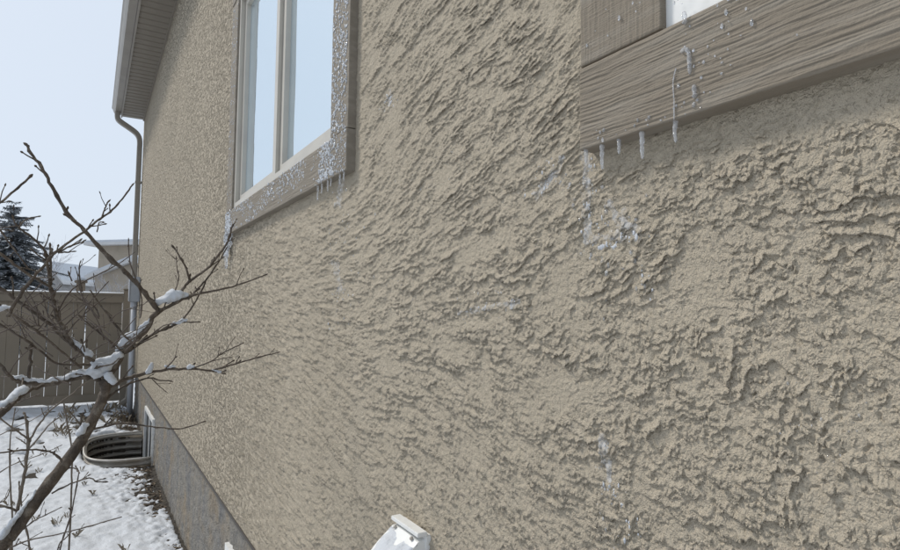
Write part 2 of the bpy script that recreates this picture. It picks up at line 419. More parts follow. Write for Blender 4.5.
HS, LIP = stucco(S, Zw)
Xw = -HS - 0.001
Sd = S - 0.36 * LIP; Zd = Zw - 0.80 * LIP          # the lips sag over their lower edge
keep = np.ones((S.shape[0] - 1, S.shape[1] - 1), dtype=bool)
sm = 0.5 * (S[:-1, :-1] + S[1:, 1:]); zm = 0.5 * (Zw[:-1, :-1] + Zw[1:, 1:])
for Wn in (W1, W2):
    keep &= ~((sm > Wn['y0'] + 0.09) & (sm < Wn['y1'] - 0.09) & (zm > Wn['z0'] + 0.08) & (zm < Wn['z1'] - 0.08))
def far_relief():
    # beyond the reach of the mesh the same relief goes on in the material
    n = M['stucco'].node_tree; b = n.nodes['Principled BSDF']; prev = b.inputs['Normal'].links[0].from_socket
    tc = n.nodes.new('ShaderNodeTexCoord'); sx = n.nodes.new('ShaderNodeSeparateXYZ'); n.links.new(tc.outputs['Object'], sx.inputs[0])
    mr = n.nodes.new('ShaderNodeMapRange'); mr.inputs[1].default_value = 1.0; mr.inputs[2].default_value = 3.2; n.links.new(sx.outputs['Y'], mr.inputs[0])
    mp = n.nodes.new('ShaderNodeMapping'); mp.inputs['Scale'].default_value = (1, 16, 42); n.links.new(tc.outputs['Object'], mp.inputs[0])
    t = n.nodes.new('ShaderNodeTexNoise'); t.inputs['Scale'].default_value = 1; t.inputs['Detail'].default_value = 5; t.inputs['Roughness'].default_value = 0.65; n.links.new(mp.outputs[0], t.inputs[0])
    rp = n.nodes.new('ShaderNodeMapRange'); rp.interpolation_type = 'SMOOTHSTEP'; rp.inputs[1].default_value = 0.46; rp.inputs[2].default_value = 0.58; n.links.new(t.outputs[0], rp.inputs[0])
    bp = n.nodes.new('ShaderNodeBump'); bp.inputs['Distance'].default_value = 0.015
    n.links.new(mr.outputs[0], bp.inputs['Strength']); n.links.new(rp.outputs[0], bp.inputs['Height']); n.links.new(prev, bp.inputs['Normal'])
    n.links.new(bp.outputs[0], b.inputs['Normal'])
far_relief()
wall_me = gridmesh('wall', Xw, Sd, Zd, keep)
wall = link('wall', wall_me, M['stucco'], house)
wall['label'] = 'beige trowelled stucco wall with rough raised lips'

def wall_x(y, z):
    """stucco surface at a point of the wall, for ice that clings to it"""
    j = int(np.argmin(np.abs(Yc - y))); k = int(np.argmin(np.abs(Zw[j] - z)))
    return float(Xw[j, k])

# end wall, and the lower edge (drip lip) of the stucco
boxobj('end_wall', 0.012, 7.0, HOUSE_END - 0.15, HOUSE_END - 0.004, FZ, EZ + 0.4, M['stucco'], house)
boxobj('drip_edge', -0.006, 0.03, -4.0, HOUSE_END - 0.003, FZ - 0.012, FZ - 0.001, M['gasket'], house)

# foundation with basement window holes
BW = [dict(y0=7.12, y1=8.18, z0=-0.20, z1=0.49), dict(y0=2.10, y1=3.12, z0=0.10, z1=0.525)]
fy = axis([(-4, 1.8, 60), (1.8, 9.2, 520), (9.2, HOUSE_END - 0.002, 60)]); fz = np.linspace(-0.5, FZ - 0.003, 90)
FY, FZG = np.meshgrid(fy, fz, indexing='ij')
FX = 0.026 - 0.006 * pn(FY * 22, FZG * 22, 41) - 0.004 * pn(FY * 50, FZG * 50, 42) - 0.006 * pn(FY * 3, FZG * 4, 43)
fm_y = 0.5 * (FY[:-1, :-1] + FY[1:, 1:]); fm_z = 0.5 * (FZG[:-1, :-1] + FZG[1:, 1:])
fk = np.ones(fm_y.shape, dtype=bool)
for b in BW: fk &= ~((fm_y > b['y0'] + 0.02) & (fm_y < b['y1'] - 0.02) & (fm_z > b['z0'] + 0.02) & (fm_z < b['z1'] - 0.02))
fo = link('foundation', gridmesh('foundation', FX, FY, FZG, fk), M['concrete'], house)
fo['label'] = 'grey parged concrete foundation below the stucco'

def window_ring(name, parent, material, x0, x1, y0, y1, z0_, z1, wd, bev=0.003):
    """rectangular ring (a frame) as one mesh"""
    bm = bmesh.new()
    box(bm, x0, x1, y0, y1, z0_, z0_ + wd); box(bm, x0, x1, y0, y1, z1 - wd, z1)
    box(bm, x0, x1, y0, y0 + wd, z0_ + wd, z1 - wd); box(bm, x0, x1, y1 - wd, y1, z0_ + wd, z1 - wd)
    bmesh.ops.recalc_face_normals(bm, faces=bm.faces)
    return obj(name, bm, material, parent)

# basement windows
for i, b in enumerate(BW):
    wn = empty('basement_window', (0, 0, 0)); wn.parent = house; wn.matrix_parent_inverse = Matrix.Translation(house.location).inverted()
    def sub(o): o.parent = wn; o.matrix_parent_inverse = Matrix.Identity(4); return o
    sub(window_ring('frame', None, M['white'], 0.004, 0.05, b['y0'], b['y1'], b['z0'], b['z1'], 0.040))
    sub(boxobj('mullion', 0.016, 0.045, (b['y0'] + b['y1']) / 2 - 0.025, (b['y0'] + b['y1']) / 2 + 0.025, b['z0'] + 0.041, b['z1'] - 0.041, M['white']))
    sub(boxobj('pane', 0.028, 0.034, b['y0'] + 0.03, b['y1'] - 0.03, b['z0'] + 0.03, b['z1'] - 0.03, M['dark_glass']))
    boxobj('basement_reveal', 0.11, 0.4, b['y0'] - 0.05, b['y1'] + 0.05, b['z0'] - 0.05, b['z1'] + 0.05, M['gasket'], house)

# ---- trim boards: a displaced grain face with real edges
def trim_board(name, parent, y0, y1, z0_, z1, along, ny, nz, thick=0.028, amp=0.0010, material=None, ysamp=None):
    yy = np.linspace(y0, y1, ny) if ysamp is None else ysamp; zz_ = np.linspace(z0_, z1, nz)
    rnd = 0.003
    yy = np.concatenate([[y0], [y0], [y0 + rnd * 0.3], yy[(yy > y0 + rnd) & (yy < y1 - rnd)], [y1 - rnd * 0.3], [y1], [y1]])
    zz_ = np.concatenate([[z0_], [z0_], [z0_ + rnd * 0.3], zz_[(zz_ > z0_ + rnd) & (zz_ < z1 - rnd)], [z1 - rnd * 0.3], [z1], [z1]])
    A, B = np.meshgrid(yy[::-1], zz_, indexing='ij')
    if along == 'y': a, b = A, B
    else: a, b = B, A
    wv = 0.004 * pn(a * 5, b * 14, 51) + 0.0012 * pn(a * 24, b * 60, 52)
    g = pn(a * 6, (b + wv) * 270, 53) * 0.75 + pn(a * 18, (b + wv) * 430, 54) * 0.5 + 0.25 * pn(a * 70, b * 480, 55)
    g = np.sign(g) * np.abs(g) ** 0.75
    Xf = -thick - amp * g - 0.0008 * pn(a * 3, b * 9, 56)
    n0, n1 = A.shape
    ii, jj = np.meshgrid(np.arange(n0), np.arange(n1), indexing='ij')
    ring = np.minimum(np.minimum(ii, n0 - 1 - ii), np.minimum(jj, n1 - 1 - jj))
    Xf = np.where(ring == 0, 0.02, np.where(ring == 1, -thick + 0.002, Xf))
    me = gridmesh(name, Xf, A, B)
    return link(name, me, material or M['trim'], parent, False)

def as_child(o, parent):
    o.parent = parent; o.matrix_parent_inverse = Matrix.Identity(4); return o

def make_window(Wn, label, dense, split):
    wn = empty('window', (0, 0, 0)); as_child(wn, house); wn.matrix_parent_inverse = Matrix.Translation(house.location).inverted()
    wn['label'] = label
    y0, y1, a0, a1 = Wn['y0'], Wn['y1'], Wn['z0'], Wn['z1']
    mt = M['trim'] if dense else M['trim_far']
    ysd = np.concatenate([np.linspace(y0, 0.05, 160), np.linspace(0.052, y1, 420)]) if dense else None
    bt = trim_board('bottom_trim', None, y0, y1, a0, a0 + TH, 'y', 400, 170 if dense else 60, material=mt, ysamp=ysd)
    lt = trim_board('side_trim', None, y1 - TW, y1, a0 + TH + 0.003, a1 - TH - 0.003, 'z', 90 if dense else 30, 420 if dense else 300, material=mt, thick=0.0255)
    rt = trim_board('side_trim', None, y0, y0 + TW, a0 + TH + 0.003, a1 - TH - 0.003, 'z', 40, 300, material=mt, thick=0.0255)
    tt = trim_board('top_trim', None, y0, y1, a1 - TH, a1, 'y', 200, 30, material=mt)
    for t in (bt, lt, rt, tt): as_child(t, wn)
    iy0, iy1, iz0, iz1 = y0 + TW - 0.012, y1 - TW + 0.012, a0 + TH - 0.010, a1 - TH + 0.010
    vm = M['white'] if dense else M['vinyl']
    as_child(window_ring('frame', None, vm, -0.016, 0.085, iy0 - 0.0015, iy1 + 0.0015, iz0, iz1, 0.040), wn)
    as_child(window_ring('gasket', None, M['gasket'], 0.008, 0.08, iy0 + 0.0385, iy1 - 0.0385, iz0 + 0.0385, iz1 - 0.0385, 0.006), wn)
    jy0, jy1, jz0, jz1 = iy0 + 0.0445, iy1 - 0.0445, iz0 + 0.0445, iz1 - 0.0445
    if split:
        ym = jy0 + (jy1 - jy0) * split
        as_child(boxobj('mullion', -0.010, 0.083, ym - 0.025, ym + 0.025, jz0 - 0.003, jz1 + 0.003, vm, None, 0.004), wn)
        as_child(boxobj('gasket', 0.009, 0.078, ym - 0.032, ym + 0.032, jz0 - 0.002, jz1 + 0.002, M['gasket']), wn)
        lights = [(jy0, ym - 0.033), (ym + 0.033, jy1)]
    else: lights = [(jy0, jy1)]
    for (p, q) in lights:
        as_child(window_ring('sash', None, vm, 0.004, 0.076, p, q, jz0, jz1, 0.030), wn)
        as_child(boxobj('pane', 0.024, 0.030, p + 0.025, q - 0.025, jz0 + 0.025, jz1 - 0.025, M['glass']), wn)
    return wn

win1 = make_window(W1, 'two-light cream window with frosted taupe trim boards', False, 0.485)
win2 = make_window(W2, 'white window at the top right with wood-grained taupe trim', True, 0.5)

# ---- eave: soffit, fascia, gutter, downspout
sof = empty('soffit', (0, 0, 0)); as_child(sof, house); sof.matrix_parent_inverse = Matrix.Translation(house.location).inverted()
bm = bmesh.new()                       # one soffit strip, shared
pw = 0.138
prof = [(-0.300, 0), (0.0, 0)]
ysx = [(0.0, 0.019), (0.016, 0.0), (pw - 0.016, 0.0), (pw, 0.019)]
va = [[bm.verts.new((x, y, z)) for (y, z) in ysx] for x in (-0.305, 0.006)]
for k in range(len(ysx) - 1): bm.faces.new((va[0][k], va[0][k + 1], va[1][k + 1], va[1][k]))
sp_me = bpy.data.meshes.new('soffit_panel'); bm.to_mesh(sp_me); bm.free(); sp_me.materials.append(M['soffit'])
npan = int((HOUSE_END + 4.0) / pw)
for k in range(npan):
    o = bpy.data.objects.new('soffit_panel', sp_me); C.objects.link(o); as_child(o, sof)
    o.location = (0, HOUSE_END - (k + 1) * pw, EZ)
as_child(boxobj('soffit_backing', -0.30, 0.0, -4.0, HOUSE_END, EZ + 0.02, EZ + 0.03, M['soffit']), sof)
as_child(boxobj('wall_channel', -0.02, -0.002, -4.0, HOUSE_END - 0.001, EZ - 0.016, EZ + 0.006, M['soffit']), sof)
boxobj('fascia', -0.325, -0.3055, -4.0, HOUSE_END + 0.02, EZ - 0.012, EZ + 0.19, M['gutter'], house)
# K-style gutter swept along the eave
gp = [(-0.328, EZ + 0.13), (-0.328, EZ + 0.025), (-0.405, EZ + 0.025), (-0.425, EZ + 0.06), (-0.440, EZ + 0.10), (-0.452, EZ + 0.115), (-0.452, EZ + 0.14), (-0.440, EZ + 0.143), (-0.440, EZ + 0.128)]
bm = bmesh.new()
ends = [[bm.verts.new((x, y, z)) for (x, z) in gp] for y in (-4.0, HOUSE_END + 0.02)]
for k in range(len(gp) - 1): bm.faces.new((ends[0][k], ends[0][k + 1], ends[1][k + 1], ends[1][k]))
bm.faces.new(ends[1][:7])
gut = obj('gutter', bm, M['gutter'], house)
# outlet elbow and downspout, rectangular section
def rect_sweep(bm, pts, wx, wy):
    rings = []
    for i, p in enumerate(pts):
        t = (pts[min(i + 1, len(pts) - 1)] - pts[max(i - 1, 0)]).normalized()
        s = Vector((0, 1, 0)); n = s.cross(t).normalized()
        rings.append([bm.verts.new(p + s * a * wy + n * b * wx) for a, b in ((-.5, -.38), (-.38, -.5), (.38, -.5), (.5, -.38), (.5, .38), (.38, .5), (-.38, .5), (-.5, .38))])
    for i in range(len(rings) - 1):
        for k in range(8): bm.faces.new((rings[i][k], rings[i][(k + 1) % 8], rings[i + 1][(k + 1) % 8], rings[i + 1][k]))
    bm.faces.new(rings[0][::-1]); bm.faces.new(rings[-1])
bm = bmesh.new(); yd = HOUSE_END - 0.14
path = [Vector((-0.375, yd, EZ + 0.03)), Vector((-0.375, yd, EZ - 0.05)), Vector((-0.345, yd, EZ - 0.11)), Vector((-0.20, yd, EZ - 0.20)), Vector((-0.105, yd, EZ - 0.27)),
        Vector((-0.062, yd, EZ - 0.36)), Vector((-0.058, yd, EZ - 0.5))]
path = catmull(path, 3) + [Vector((-0.058, yd, 2.0)), Vector((-0.058, yd, 0.42)), Vector((-0.075, yd, 0.30)), Vector((-0.16, yd, 0.23))]
rect_sweep(bm, path, 0.072, 0.088); bmesh.ops.recalc_face_normals(bm, faces=bm.faces)
dsp = obj('downspout', bm, M['downspout'], house)
for zb in (3.6, 2.3):
    b = boxobj('strap', -0.099, -0.004, yd - 0.047, yd + 0.047, zb, zb + 0.025, M['downspout'], None); as_child(b, dsp); 
# roof slab with snow and the other walls of the body
bm = bmesh.new()
pr = [(-0.34, EZ + 0.19), (3.5, EZ + 1.9), (7.4, EZ + 0.19), (7.4, EZ + 0.10), (3.5, EZ + 1.80), (-0.34, EZ + 0.10)]
e2 = [[bm.verts.new((x, y, z)) for (x, z) in pr] for y in (-4.05, HOUSE_END + 0.02)]
for k in range(6): bm.faces.new((e2[0][k], e2[0][(k + 1) % 6], e2[1][(k + 1) % 6], e2[1][k]))
bm.faces.new(e2[0]); bm.faces.new(e2[1][::-1]); bmesh.ops.recalc_face_normals(bm, faces=bm.faces)
obj('roof', bm, M['gutter'], house)
boxobj('rear_wall', 6.85, 7.0, -4.0, HOUSE_END - 0.151, FZ, EZ + 0.2, M['stucco'], house)
boxobj('near_end_wall', 0.012, 6.849, -4.0, -3.85, FZ, EZ + 0.3, M['stucco'], house)
boxobj('inner_floor', 0.05, 6.849, -3.849, HOUSE_END - 0.151, FZ - 0.2, FZ - 0.1, M['gasket'], house)

# ---- vent hood low on the wall
def onplane(u, v, x):
    d_ = (RIGHT * ((u - 450) / FPX) + UP * ((275 - v) / FPX) + FWD); t = (x - CAM.x) / d_.x
    return CAM + d_ * t
va_ = onplane(391, 515, -0.034); vb_ = onplane(416, 533.5, -0.034)
VENT_Y0, VENT_Y1, VENT_Z = vb_.y, va_.y, 0.5 * (va_.z + vb_.z) - 0.004
print('vent', VENT_Y0, VENT_Y1, va_.z, vb_.z)
vent = empty('vent_hood', (0, 1.19, 1.15))
tag(vent, 'white vent hood sticking out of the stucco at the bottom edge', 'vent')
vy0, vy1, vz1 = VENT_Y0, VENT_Y1, VENT_Z
boxobj('flange', -0.014, 0.004, vy0 - 0.004, vy1 + 0.004, vz1 - 0.20, vz1 - 0.004, M['white'], vent, 0.002)
bm = bmesh.new()
box(bm, -0.032, -0.010, vy0 - 0.004, vy1 + 0.004, vz1 - 0.006, vz1 + 0.003)
bmesh.ops.recalc_face_normals(bm, faces=bm.faces); bmesh.ops.bevel(bm, geom=bm.edges[:], offset=0.0015, segments=2, affect='EDGES')
obj('lip', bm, M['white'], vent)
# sloping hood: profile in x,z swept across, flaring slightly
pf = [(-0.012, vz1 - 0.012), (-0.030, vz1 - 0.016), (-0.062, vz1 - 0.045), (-0.098, vz1 - 0.085), (-0.118, vz1 - 0.125), (-0.118, vz1 - 0.165)]
bm = bmesh.new(); rows = []
for i, (x, z) in enumerate(pf):
    fl = 0.004 * i
    rows.append([bm.verts.new((x, vy0 + 0.004 - fl + (vy1 - vy0 - 0.008 + 2 * fl) * k / 8, z + 0.004 * math.sin(math.pi * k / 8))) for k in range(9)])
for i in range(len(rows) - 1):
    for k in range(8): bm.faces.new((rows[i][k], rows[i][k + 1], rows[i + 1][k + 1], rows[i + 1][k]))
for k in (0, 8):
    base = [bm.verts.new((-0.012, rows[i][k].co.y, rows[i][k].co.z)) for i in range(1, len(rows))]
    prev = rows[0][k]
    for i in range(1, len(rows)):
        if i == 1: bm.faces.new((rows[0][k], rows[1][k], base[0]))
        else: bm.faces.new((rows[i - 1][k], rows[i][k], base[i - 1], base[i - 2]))
bmesh.ops.recalc_face_normals(bm, faces=bm.faces); bmesh.ops.solidify(bm, geom=bm.faces[:], thickness=0.002)
obj('hood', bm, M['white'], vent)
for yy in (vy0 + 0.02, vy1 - 0.02):
    bm = bmesh.new(); bmesh.ops.create_uvsphere(bm, u_segments=8, v_segments=5, radius=0.004)
    bmesh.ops.translate(bm, verts=bm.verts, vec=(-0.034, yy, vz1 - 0.013)); obj('screw', bm, M['galv'], vent, True)
# thin snow on the hood slope
bm = bmesh.new(); rows = []
for i in range(13):
    t = i / 12; x = -0.034 - 0.078 * t; z = np.interp(-x, [-p[0] for p in pf], [p[1] for p in pf])
    row = []
    for k in range(13):
        q = k / 12; yv = vy0 - 0.001 + (vy1 - vy0 + 0.002) * q
        th = 0.010 * float(sstep(0.0, 0.25, q) * sstep(1.0, 0.75, q) * sstep(0.05, 0.45, t + 0.35 * pn(q * 4, 1.3, 61))) + 0.002 * float(pn(q * 9, t * 9, 62)) - 0.002
        row.append(bm.verts.new((x - th * 0.6, yv, z + th + 0.003)))
    rows.append(row)
for i in range(12):
    for k in range(12): bm.faces.new((rows[i][k], rows[i][k + 1], rows[i + 1][k + 1], rows[i + 1][k]))
bmesh.ops.recalc_face_normals(bm, faces=bm.faces); bmesh.ops.solidify(bm, geom=bm.faces[:], thickness=0.003)
vs_ = obj('snow_patch', bm, M['snowclump'], None, True); tag(vs_, 'thin snow lying on the slope of the white vent hood', 'snow')

# ---- utility box with conduit at the far corner
ub = empty('utility_box', (-0.1, 9.85, 0.2)); tag(ub, 'grey utility box with a conduit running down the far house corner', 'utility box')
boxobj('box_body', -0.13, -0.006, 9.72, 9.95, 1.76, 2.12, M['greybox'], ub, 0.006)
boxobj('box_cover', -0.142, -0.1305, 9.715, 9.955, 1.765, 2.125, M['greybox'], ub, 0.004)
boxobj('hasp', -0.152, -0.1425, 9.82, 9.85, 1.78, 1.82, M['galv'], ub, 0.002)
bm = bmesh.new(); frame_tube(bm, [Vector((-0.068, 9.83, 1.762)), Vector((-0.068, 9.83, 0.9)), Vector((-0.068, 9.83, 0.1))], [0.038] * 3, 12)
obj('conduit', bm, M['conduit'], ub, True)
bm = bmesh.new(); frame_tube(bm, [Vector((-0.068, 9.83, 1.76)), Vector((-0.068, 9.83, 1.68))], [0.048] * 2, 12)
obj('coupling', bm, M['conduit'], ub, False)

# ==================================================================
#  WINDOW WELL (corrugated steel)
# ==================================================================
well = empty('window_well', (-0.3, YC, 0)); tag(well, 'corrugated steel window well round the basement window', 'window well')
bm = bmesh.new(); nA = 48; RZ0, RZ1 = -0.34, 0.115
rowsw = []; nZ = 66
for j in range(nZ + 1):
    z = RZ0 + (RZ1 - RZ0) * j / nZ
    c = 0.024 * math.sin(2 * math.pi * (z - RZ0) / 0.076)
    ring = []
    for i in range(nA + 1):
        a = math.pi * i / nA
        # flat-sided half round
        ca, sa = math.cos(a), math.sin(a)
        ex = 0.62
        xx = -(WELL['a'] + c) * abs(sa) ** ex; yy = YC + (YR + c) * (abs(ca) ** ex) * (1 if ca > 0 else -1)
        ring.append(bm.verts.new((min(xx, 0.012), yy, z + 0.04 * sstep(YC - YR, YC + YR, yy))))
    rowsw.append(ring)
for j in range(nZ):
    for i in range(nA): bm.faces.new((rowsw[j][i], rowsw[j][i + 1], rowsw[j + 1][i + 1], rowsw[j + 1][i]))
bmesh.ops.solidify(bm, geom=bm.faces[:], thickness=0.003)
obj('corrugated_wall', bm, M['galv'], well, True)
bm = bmesh.new(); pts = []
for i in range(nA + 1):
    a = math.pi * i / nA; ca, sa = math.cos(a), math.sin(a)
    yy = YC + (YR + 0.006) * (abs(ca) ** 0.62) * (1 if ca > 0 else -1)
    pts.append(Vector((min(-(WELL['a'] + 0.006) * abs(sa) ** 0.62, 0.0), yy, RZ1 + 0.004 + 0.04 * float(sstep(YC - YR, YC + YR, yy)))))
frame_tube(bm, pts, [0.010] * len(pts), 8)
obj('rim', bm, M['galv'], well, True)

# ==================================================================
#  FENCE
# ==================================================================
FYP = HOUSE_END + 0.30
fence = empty('fence', (-3, FYP, 0.2)); tag(fence, 'taupe board fence with slits of light between its boards', 'fence')
FB, FT = 0.25, 1.90
fx0, fx1 = -7.2, -0.02
bm = bmesh.new(); box(bm, -0.0785, 0.0785, -0.010, 0.010, 0, FT - 0.10 - FB)
bmesh.ops.recalc_face_normals(bm, faces=bm.faces); bmesh.ops.bevel(bm, geom=bm.edges[:], offset=0.003, segments=1, affect='EDGES')
fb_me = bpy.data.meshes.new('board'); bm.to_mesh(fb_me); bm.free(); fb_me.materials.append(M['fence'])
x = -0.26; k = 0
while x > fx0:
    if abs((x + 0.30) % 2.44) > 0.0:
        o = bpy.data.objects.new('board', fb_me); C.objects.link(o); o.parent = fence; o.matrix_parent_inverse = Matrix.Translation(fence.location).inverted()
        o.location = (x, FYP + random.uniform(-.003, .003), FB + 0.02 + random.uniform(-.004, .004)); o.rotation_euler.y = random.uniform(-.004, .004)
    x -= 0.157 + random.choice((0.003, 0.004, 0.007)); k += 1
boxobj('rail', fx0, -0.17, FYP - 0.045, FYP - 0.011, FB - 0.02, FB + 0.10, M['fence'], fence, 0.004)
boxobj('rail', fx0, -0.17, FYP - 0.045, FYP - 0.011, FT - 0.15, FT - 0.032, M['fence'], fence, 0.004)
boxobj('cap_rail', fx0, -0.17, FYP - 0.065, FYP + 0.05, FT - 0.03, FT, M['fence'], fence, 0.005)
for xp in (-0.115, -2.60, -5.05):
    p = boxobj('post', xp - 0.052, xp + 0.052, FYP - 0.055, FYP + 0.052, 0.05, FT + 0.05, M['fence'], fence, 0.006)
    cpo = boxobj('post_cap', xp - 0.062, xp + 0.062, FYP - 0.066, FYP + 0.063, FT + 0.051, FT + 0.075, M['fence'], None, 0.006)
    cpo.parent = p
bm = bmesh.new(); rows = []
for i in range(90):
    xx = fx0 + 0.02 + (-0.19 - fx0) * i / 89
    rows.append([bm.verts.new((xx, FYP - 0.06 + 0.105 * k / 6, FT - 0.004 + max(0, (0.022 + 0.010 * float(pn(xx * 5, k * 0.2, 71))) * math.sin(math.pi * k / 6)))) for k in range(7)])
for i in range(89):
    for k in range(6): bm.faces.new((rows[i][k], rows[i + 1][k], rows[i + 1][k + 1], rows[i][k + 1]))
fs = obj('snow_ridge', bm, M['snowclump'], None, True); tag(fs, 'low snow ridge lying along the top rail of the taupe fence', 'snow')
#LATER
# ==================================================================
#  BARE TREE in front of the wall, traced branch by branch
# ==================================================================
tree = empty('bare_tree', (-0.95, 1.25, 0.0)); tag(tree, 'bare leafless tree with snow in its forks, leaning in at the left', 'tree')

def branch(parent, name, spec, w0, w1, material, sub=5, sides=7, knots=True, buds=0):
    """spec: list of (u, v, depth); w0, w1: widths in photo pixels at start and tip"""
    pts = [P(*p) for p in spec]
    n0 = len(pts)
    sm_ = catmull(pts, sub) if n0 > 2 else [pts[0].lerp(pts[1], i / 4) for i in range(5)]
    n = len(sm_); dm = sum(p[2] for p in spec) / n0
    rads = []
    for i in range(n):
        t = i / (n - 1); r = (w0 + (w1 - w0) * t ** 0.85) * 0.43 * dm / FPX
        if knots and random.random() < 0.22: r *= random.uniform(1.12, 1.45)
        rads.append(r)
    if knots:
        for i in range(1, n - 1): sm_[i] = sm_[i] + Vector((random.gauss(0, 1), random.gauss(0, 1), random.gauss(0, 1))) * rads[i] * 0.22
    bm = bmesh.new(); frame_tube(bm, sm_, rads, sides, True, 0.10)
    # swollen tip bud and side spurs
    def bud(p, d, L, r):
        q = [p, p + d * L * 0.35, p + d * L * 0.7, p + d * L]
        frame_tube(bm, q, [r * 0.8, r * 1.25, r * 0.95, r * 0.25], 5, True)
    d = (sm_[-1] - sm_[-2]).normalized(); bud(sm_[-1] - d * 0.002, d, 0.011, max(rads[-1] * 1.1, 0.0012))
    for _ in range(buds):
        i = random.randint(1, n - 2); t = (sm_[i + 1] - sm_[i - 1]).normalized()
        side = t.orthogonal().normalized(); side.rotate(Matrix.Rotation(random.uniform(0, 6.28), 3, t))
        if side.z < -0.3: side.z *= -0.6
        dd = (t * 0.75 + side * 0.8).normalized()
        L = random.choice((0.010, 0.014, 0.02, 0.035, 0.05))
        r = min(rads[i] * 0.6, 0.0022)
        mid = sm_[i] + dd * L * 0.6 + side * L * 0.06
        frame_tube(bm, [sm_[i], mid, sm_[i] + dd * L], [r, r * 0.85, r * 0.7], 5, True)
        bud(sm_[i] + dd * L * 0.95, dd, 0.008, r * 1.15)
    bmesh.ops.recalc_face_normals(bm, faces=bm.faces)
    return obj(name, bm, material, parent, True)

base_pts = [(-60, 640, 1.27), (0, 548, 1.38), (11.6, 534, 1.40), (32, 506.5, 1.44), (52, 480, 1.48), (70, 457, 1.52), (87, 431, 1.56), (100, 405, 1.59), (105, 391, 1.60), (107, 378, 1.60)]
def trunk():
    pts = [Vector((-0.98, 1.22, -0.02)), Vector((-0.99, 1.23, 0.35)), Vector((-0.965, 1.25, 0.68))] + [P(*p) for p in base_pts]
    s_ = catmull(pts, 5); n = len(s_); rads = []
    for i in range(n):
        t = i / (n - 1); r = 0.0168 - 0.0048 * t
        if i < 6: r += 0.012 * (1 - i / 6)
        rads.append(r * random.uniform(0.95, 1.07))
    bm = bmesh.new(); frame_tube(bm, s_, rads, 12, True, 0.05); return obj('trunk', bm, M['bark'], tree, True)
trunk()
B = lambda spec, w0, w1, buds=2, m='bark', nm='branch': branch(tree, nm, spec, w0, w1, M[m], buds=buds)
# right-hand limb and its forks
B([(106, 386, 1.60), (110, 374, 1.60), (122, 353, 1.61), (134, 341, 1.62), (145.5, 329, 1.63), (159, 311, 1.64)], 10.5, 6.0, 3)
B([(159, 312, 1.64), (145, 293, 1.60), (128, 275, 1.57), (110, 258.5, 1.55), (84.4, 230.4, 1.53), (70, 216, 1.52), (54, 191, 1.51), (43.6, 170.7, 1.50), (31.4, 153.3, 1.49), (26.8, 145, 1.49)], 5.4, 2.8, 9)
B([(157, 314, 1.64), (177, 302, 1.66), (192, 295.5, 1.68), (218, 290, 1.71), (241, 284, 1.74), (265, 275, 1.77)], 4.2, 1.5, 6)
B([(172, 305, 1.66), (181, 292, 1.67), (190, 281, 1.68), (208, 268, 1.69), (216, 258, 1.70), (226, 245, 1.71), (232.5, 226, 1.72)], 3.4, 2.2, 6)
B([(188, 299, 1.67), (196, 291, 1.69), (205, 281, 1.70), (218, 263, 1.72), (226, 249, 1.73)], 2.6, 1.4, 3)
B([(190, 282, 1.68), (186, 268, 1.66), (180, 257, 1.65), (173.5, 247, 1.64)], 2.6, 1.8, 3)
B([(174, 294, 1.66), (178.7, 279, 1.64), (177, 268, 1.63), (176.5, 259, 1.63)], 1.3, 0.9, 5, 'twig', 'twig')
B([(130, 350, 1.62), (152.5, 334.6, 1.67), (168, 328, 1.69), (180, 323, 1.71), (197.5, 322, 1.73)], 3.6, 1.5, 3)
B([(180, 323, 1.71), (193.5, 305, 1.71), (205, 283, 1.71)], 2.4, 1.5, 2)
B([(150, 336, 1.66), (163, 326, 1.64), (172, 324, 1.64)], 1.5, 1.0, 2, 'twig', 'twig')
# long lower right limb
B([(106, 389, 1.60), (127, 379, 1.63), (145.5, 373.5, 1.66), (165, 370, 1.68), (188.6, 369, 1.71), (214.7, 371.5, 1.75), (223, 373.5, 1.76)], 5.2, 1.8, 4)
B([(213, 370.5, 1.75), (241, 362.4, 1.77), (262, 356.5, 1.79), (277.5, 352.6, 1.80)], 2.4, 1.3, 5)
B([(193, 368.5, 1.71), (211.5, 361, 1.70), (221, 354, 1.70), (241.6, 343.8, 1.71)], 1.9, 1.3, 3)
B([(209, 362, 1.70), (220, 359, 1.72), (229.5, 357.5, 1.73)], 1.2, 0.9, 1, 'twig', 'twig')
B([(104, 402, 1.59), (116, 391, 1.62), (129.6, 383.7, 1.64), (149, 378, 1.66), (158, 380, 1.67), (170, 381, 1.68)], 2.6, 1.4, 3)
B([(164, 370, 1.68), (171, 363, 1.67), (175.5, 357.5, 1.66)], 1.6, 1.3, 1, 'twig', 'twig')
B([(152, 379, 1.66), (160, 387, 1.67), (165, 391, 1.67)], 1.2, 0.8, 1, 'twig', 'twig')
# left-hand limbs
B([(104, 385, 1.60), (98, 379, 1.59), (83.6, 377.5, 1.57), (62, 382, 1.54), (40, 384, 1.51), (20, 382.7, 1.48), (9, 375.5, 1.46), (0, 365, 1.45), (-22, 342, 1.42)], 6.0, 3.2, 3)
B([(29, 382, 1.50), (29.5, 366, 1.49), (30.5, 348, 1.48)], 4.2, 3.2, 1)
B([(85.5, 376, 1.57), (98, 367.5, 1.56), (111, 364.5, 1.55), (117, 360, 1.55)], 2.2, 1.2, 2)
B([(107, 382, 1.60), (94, 363, 1.57), (78, 349, 1.55), (63.6, 338, 1.53), (47, 321.8, 1.51), (22, 303.6, 1.48), (0, 288, 1.45), (-20, 274, 1.43)], 5.0, 3.4, 5)
B([(72, 344, 1.54), (65, 332, 1.53), (58, 318, 1.52), (54, 305, 1.51), (51, 287, 1.50), (48, 267, 1.49), (45, 254, 1.48)], 5.0, 3.0, 5)
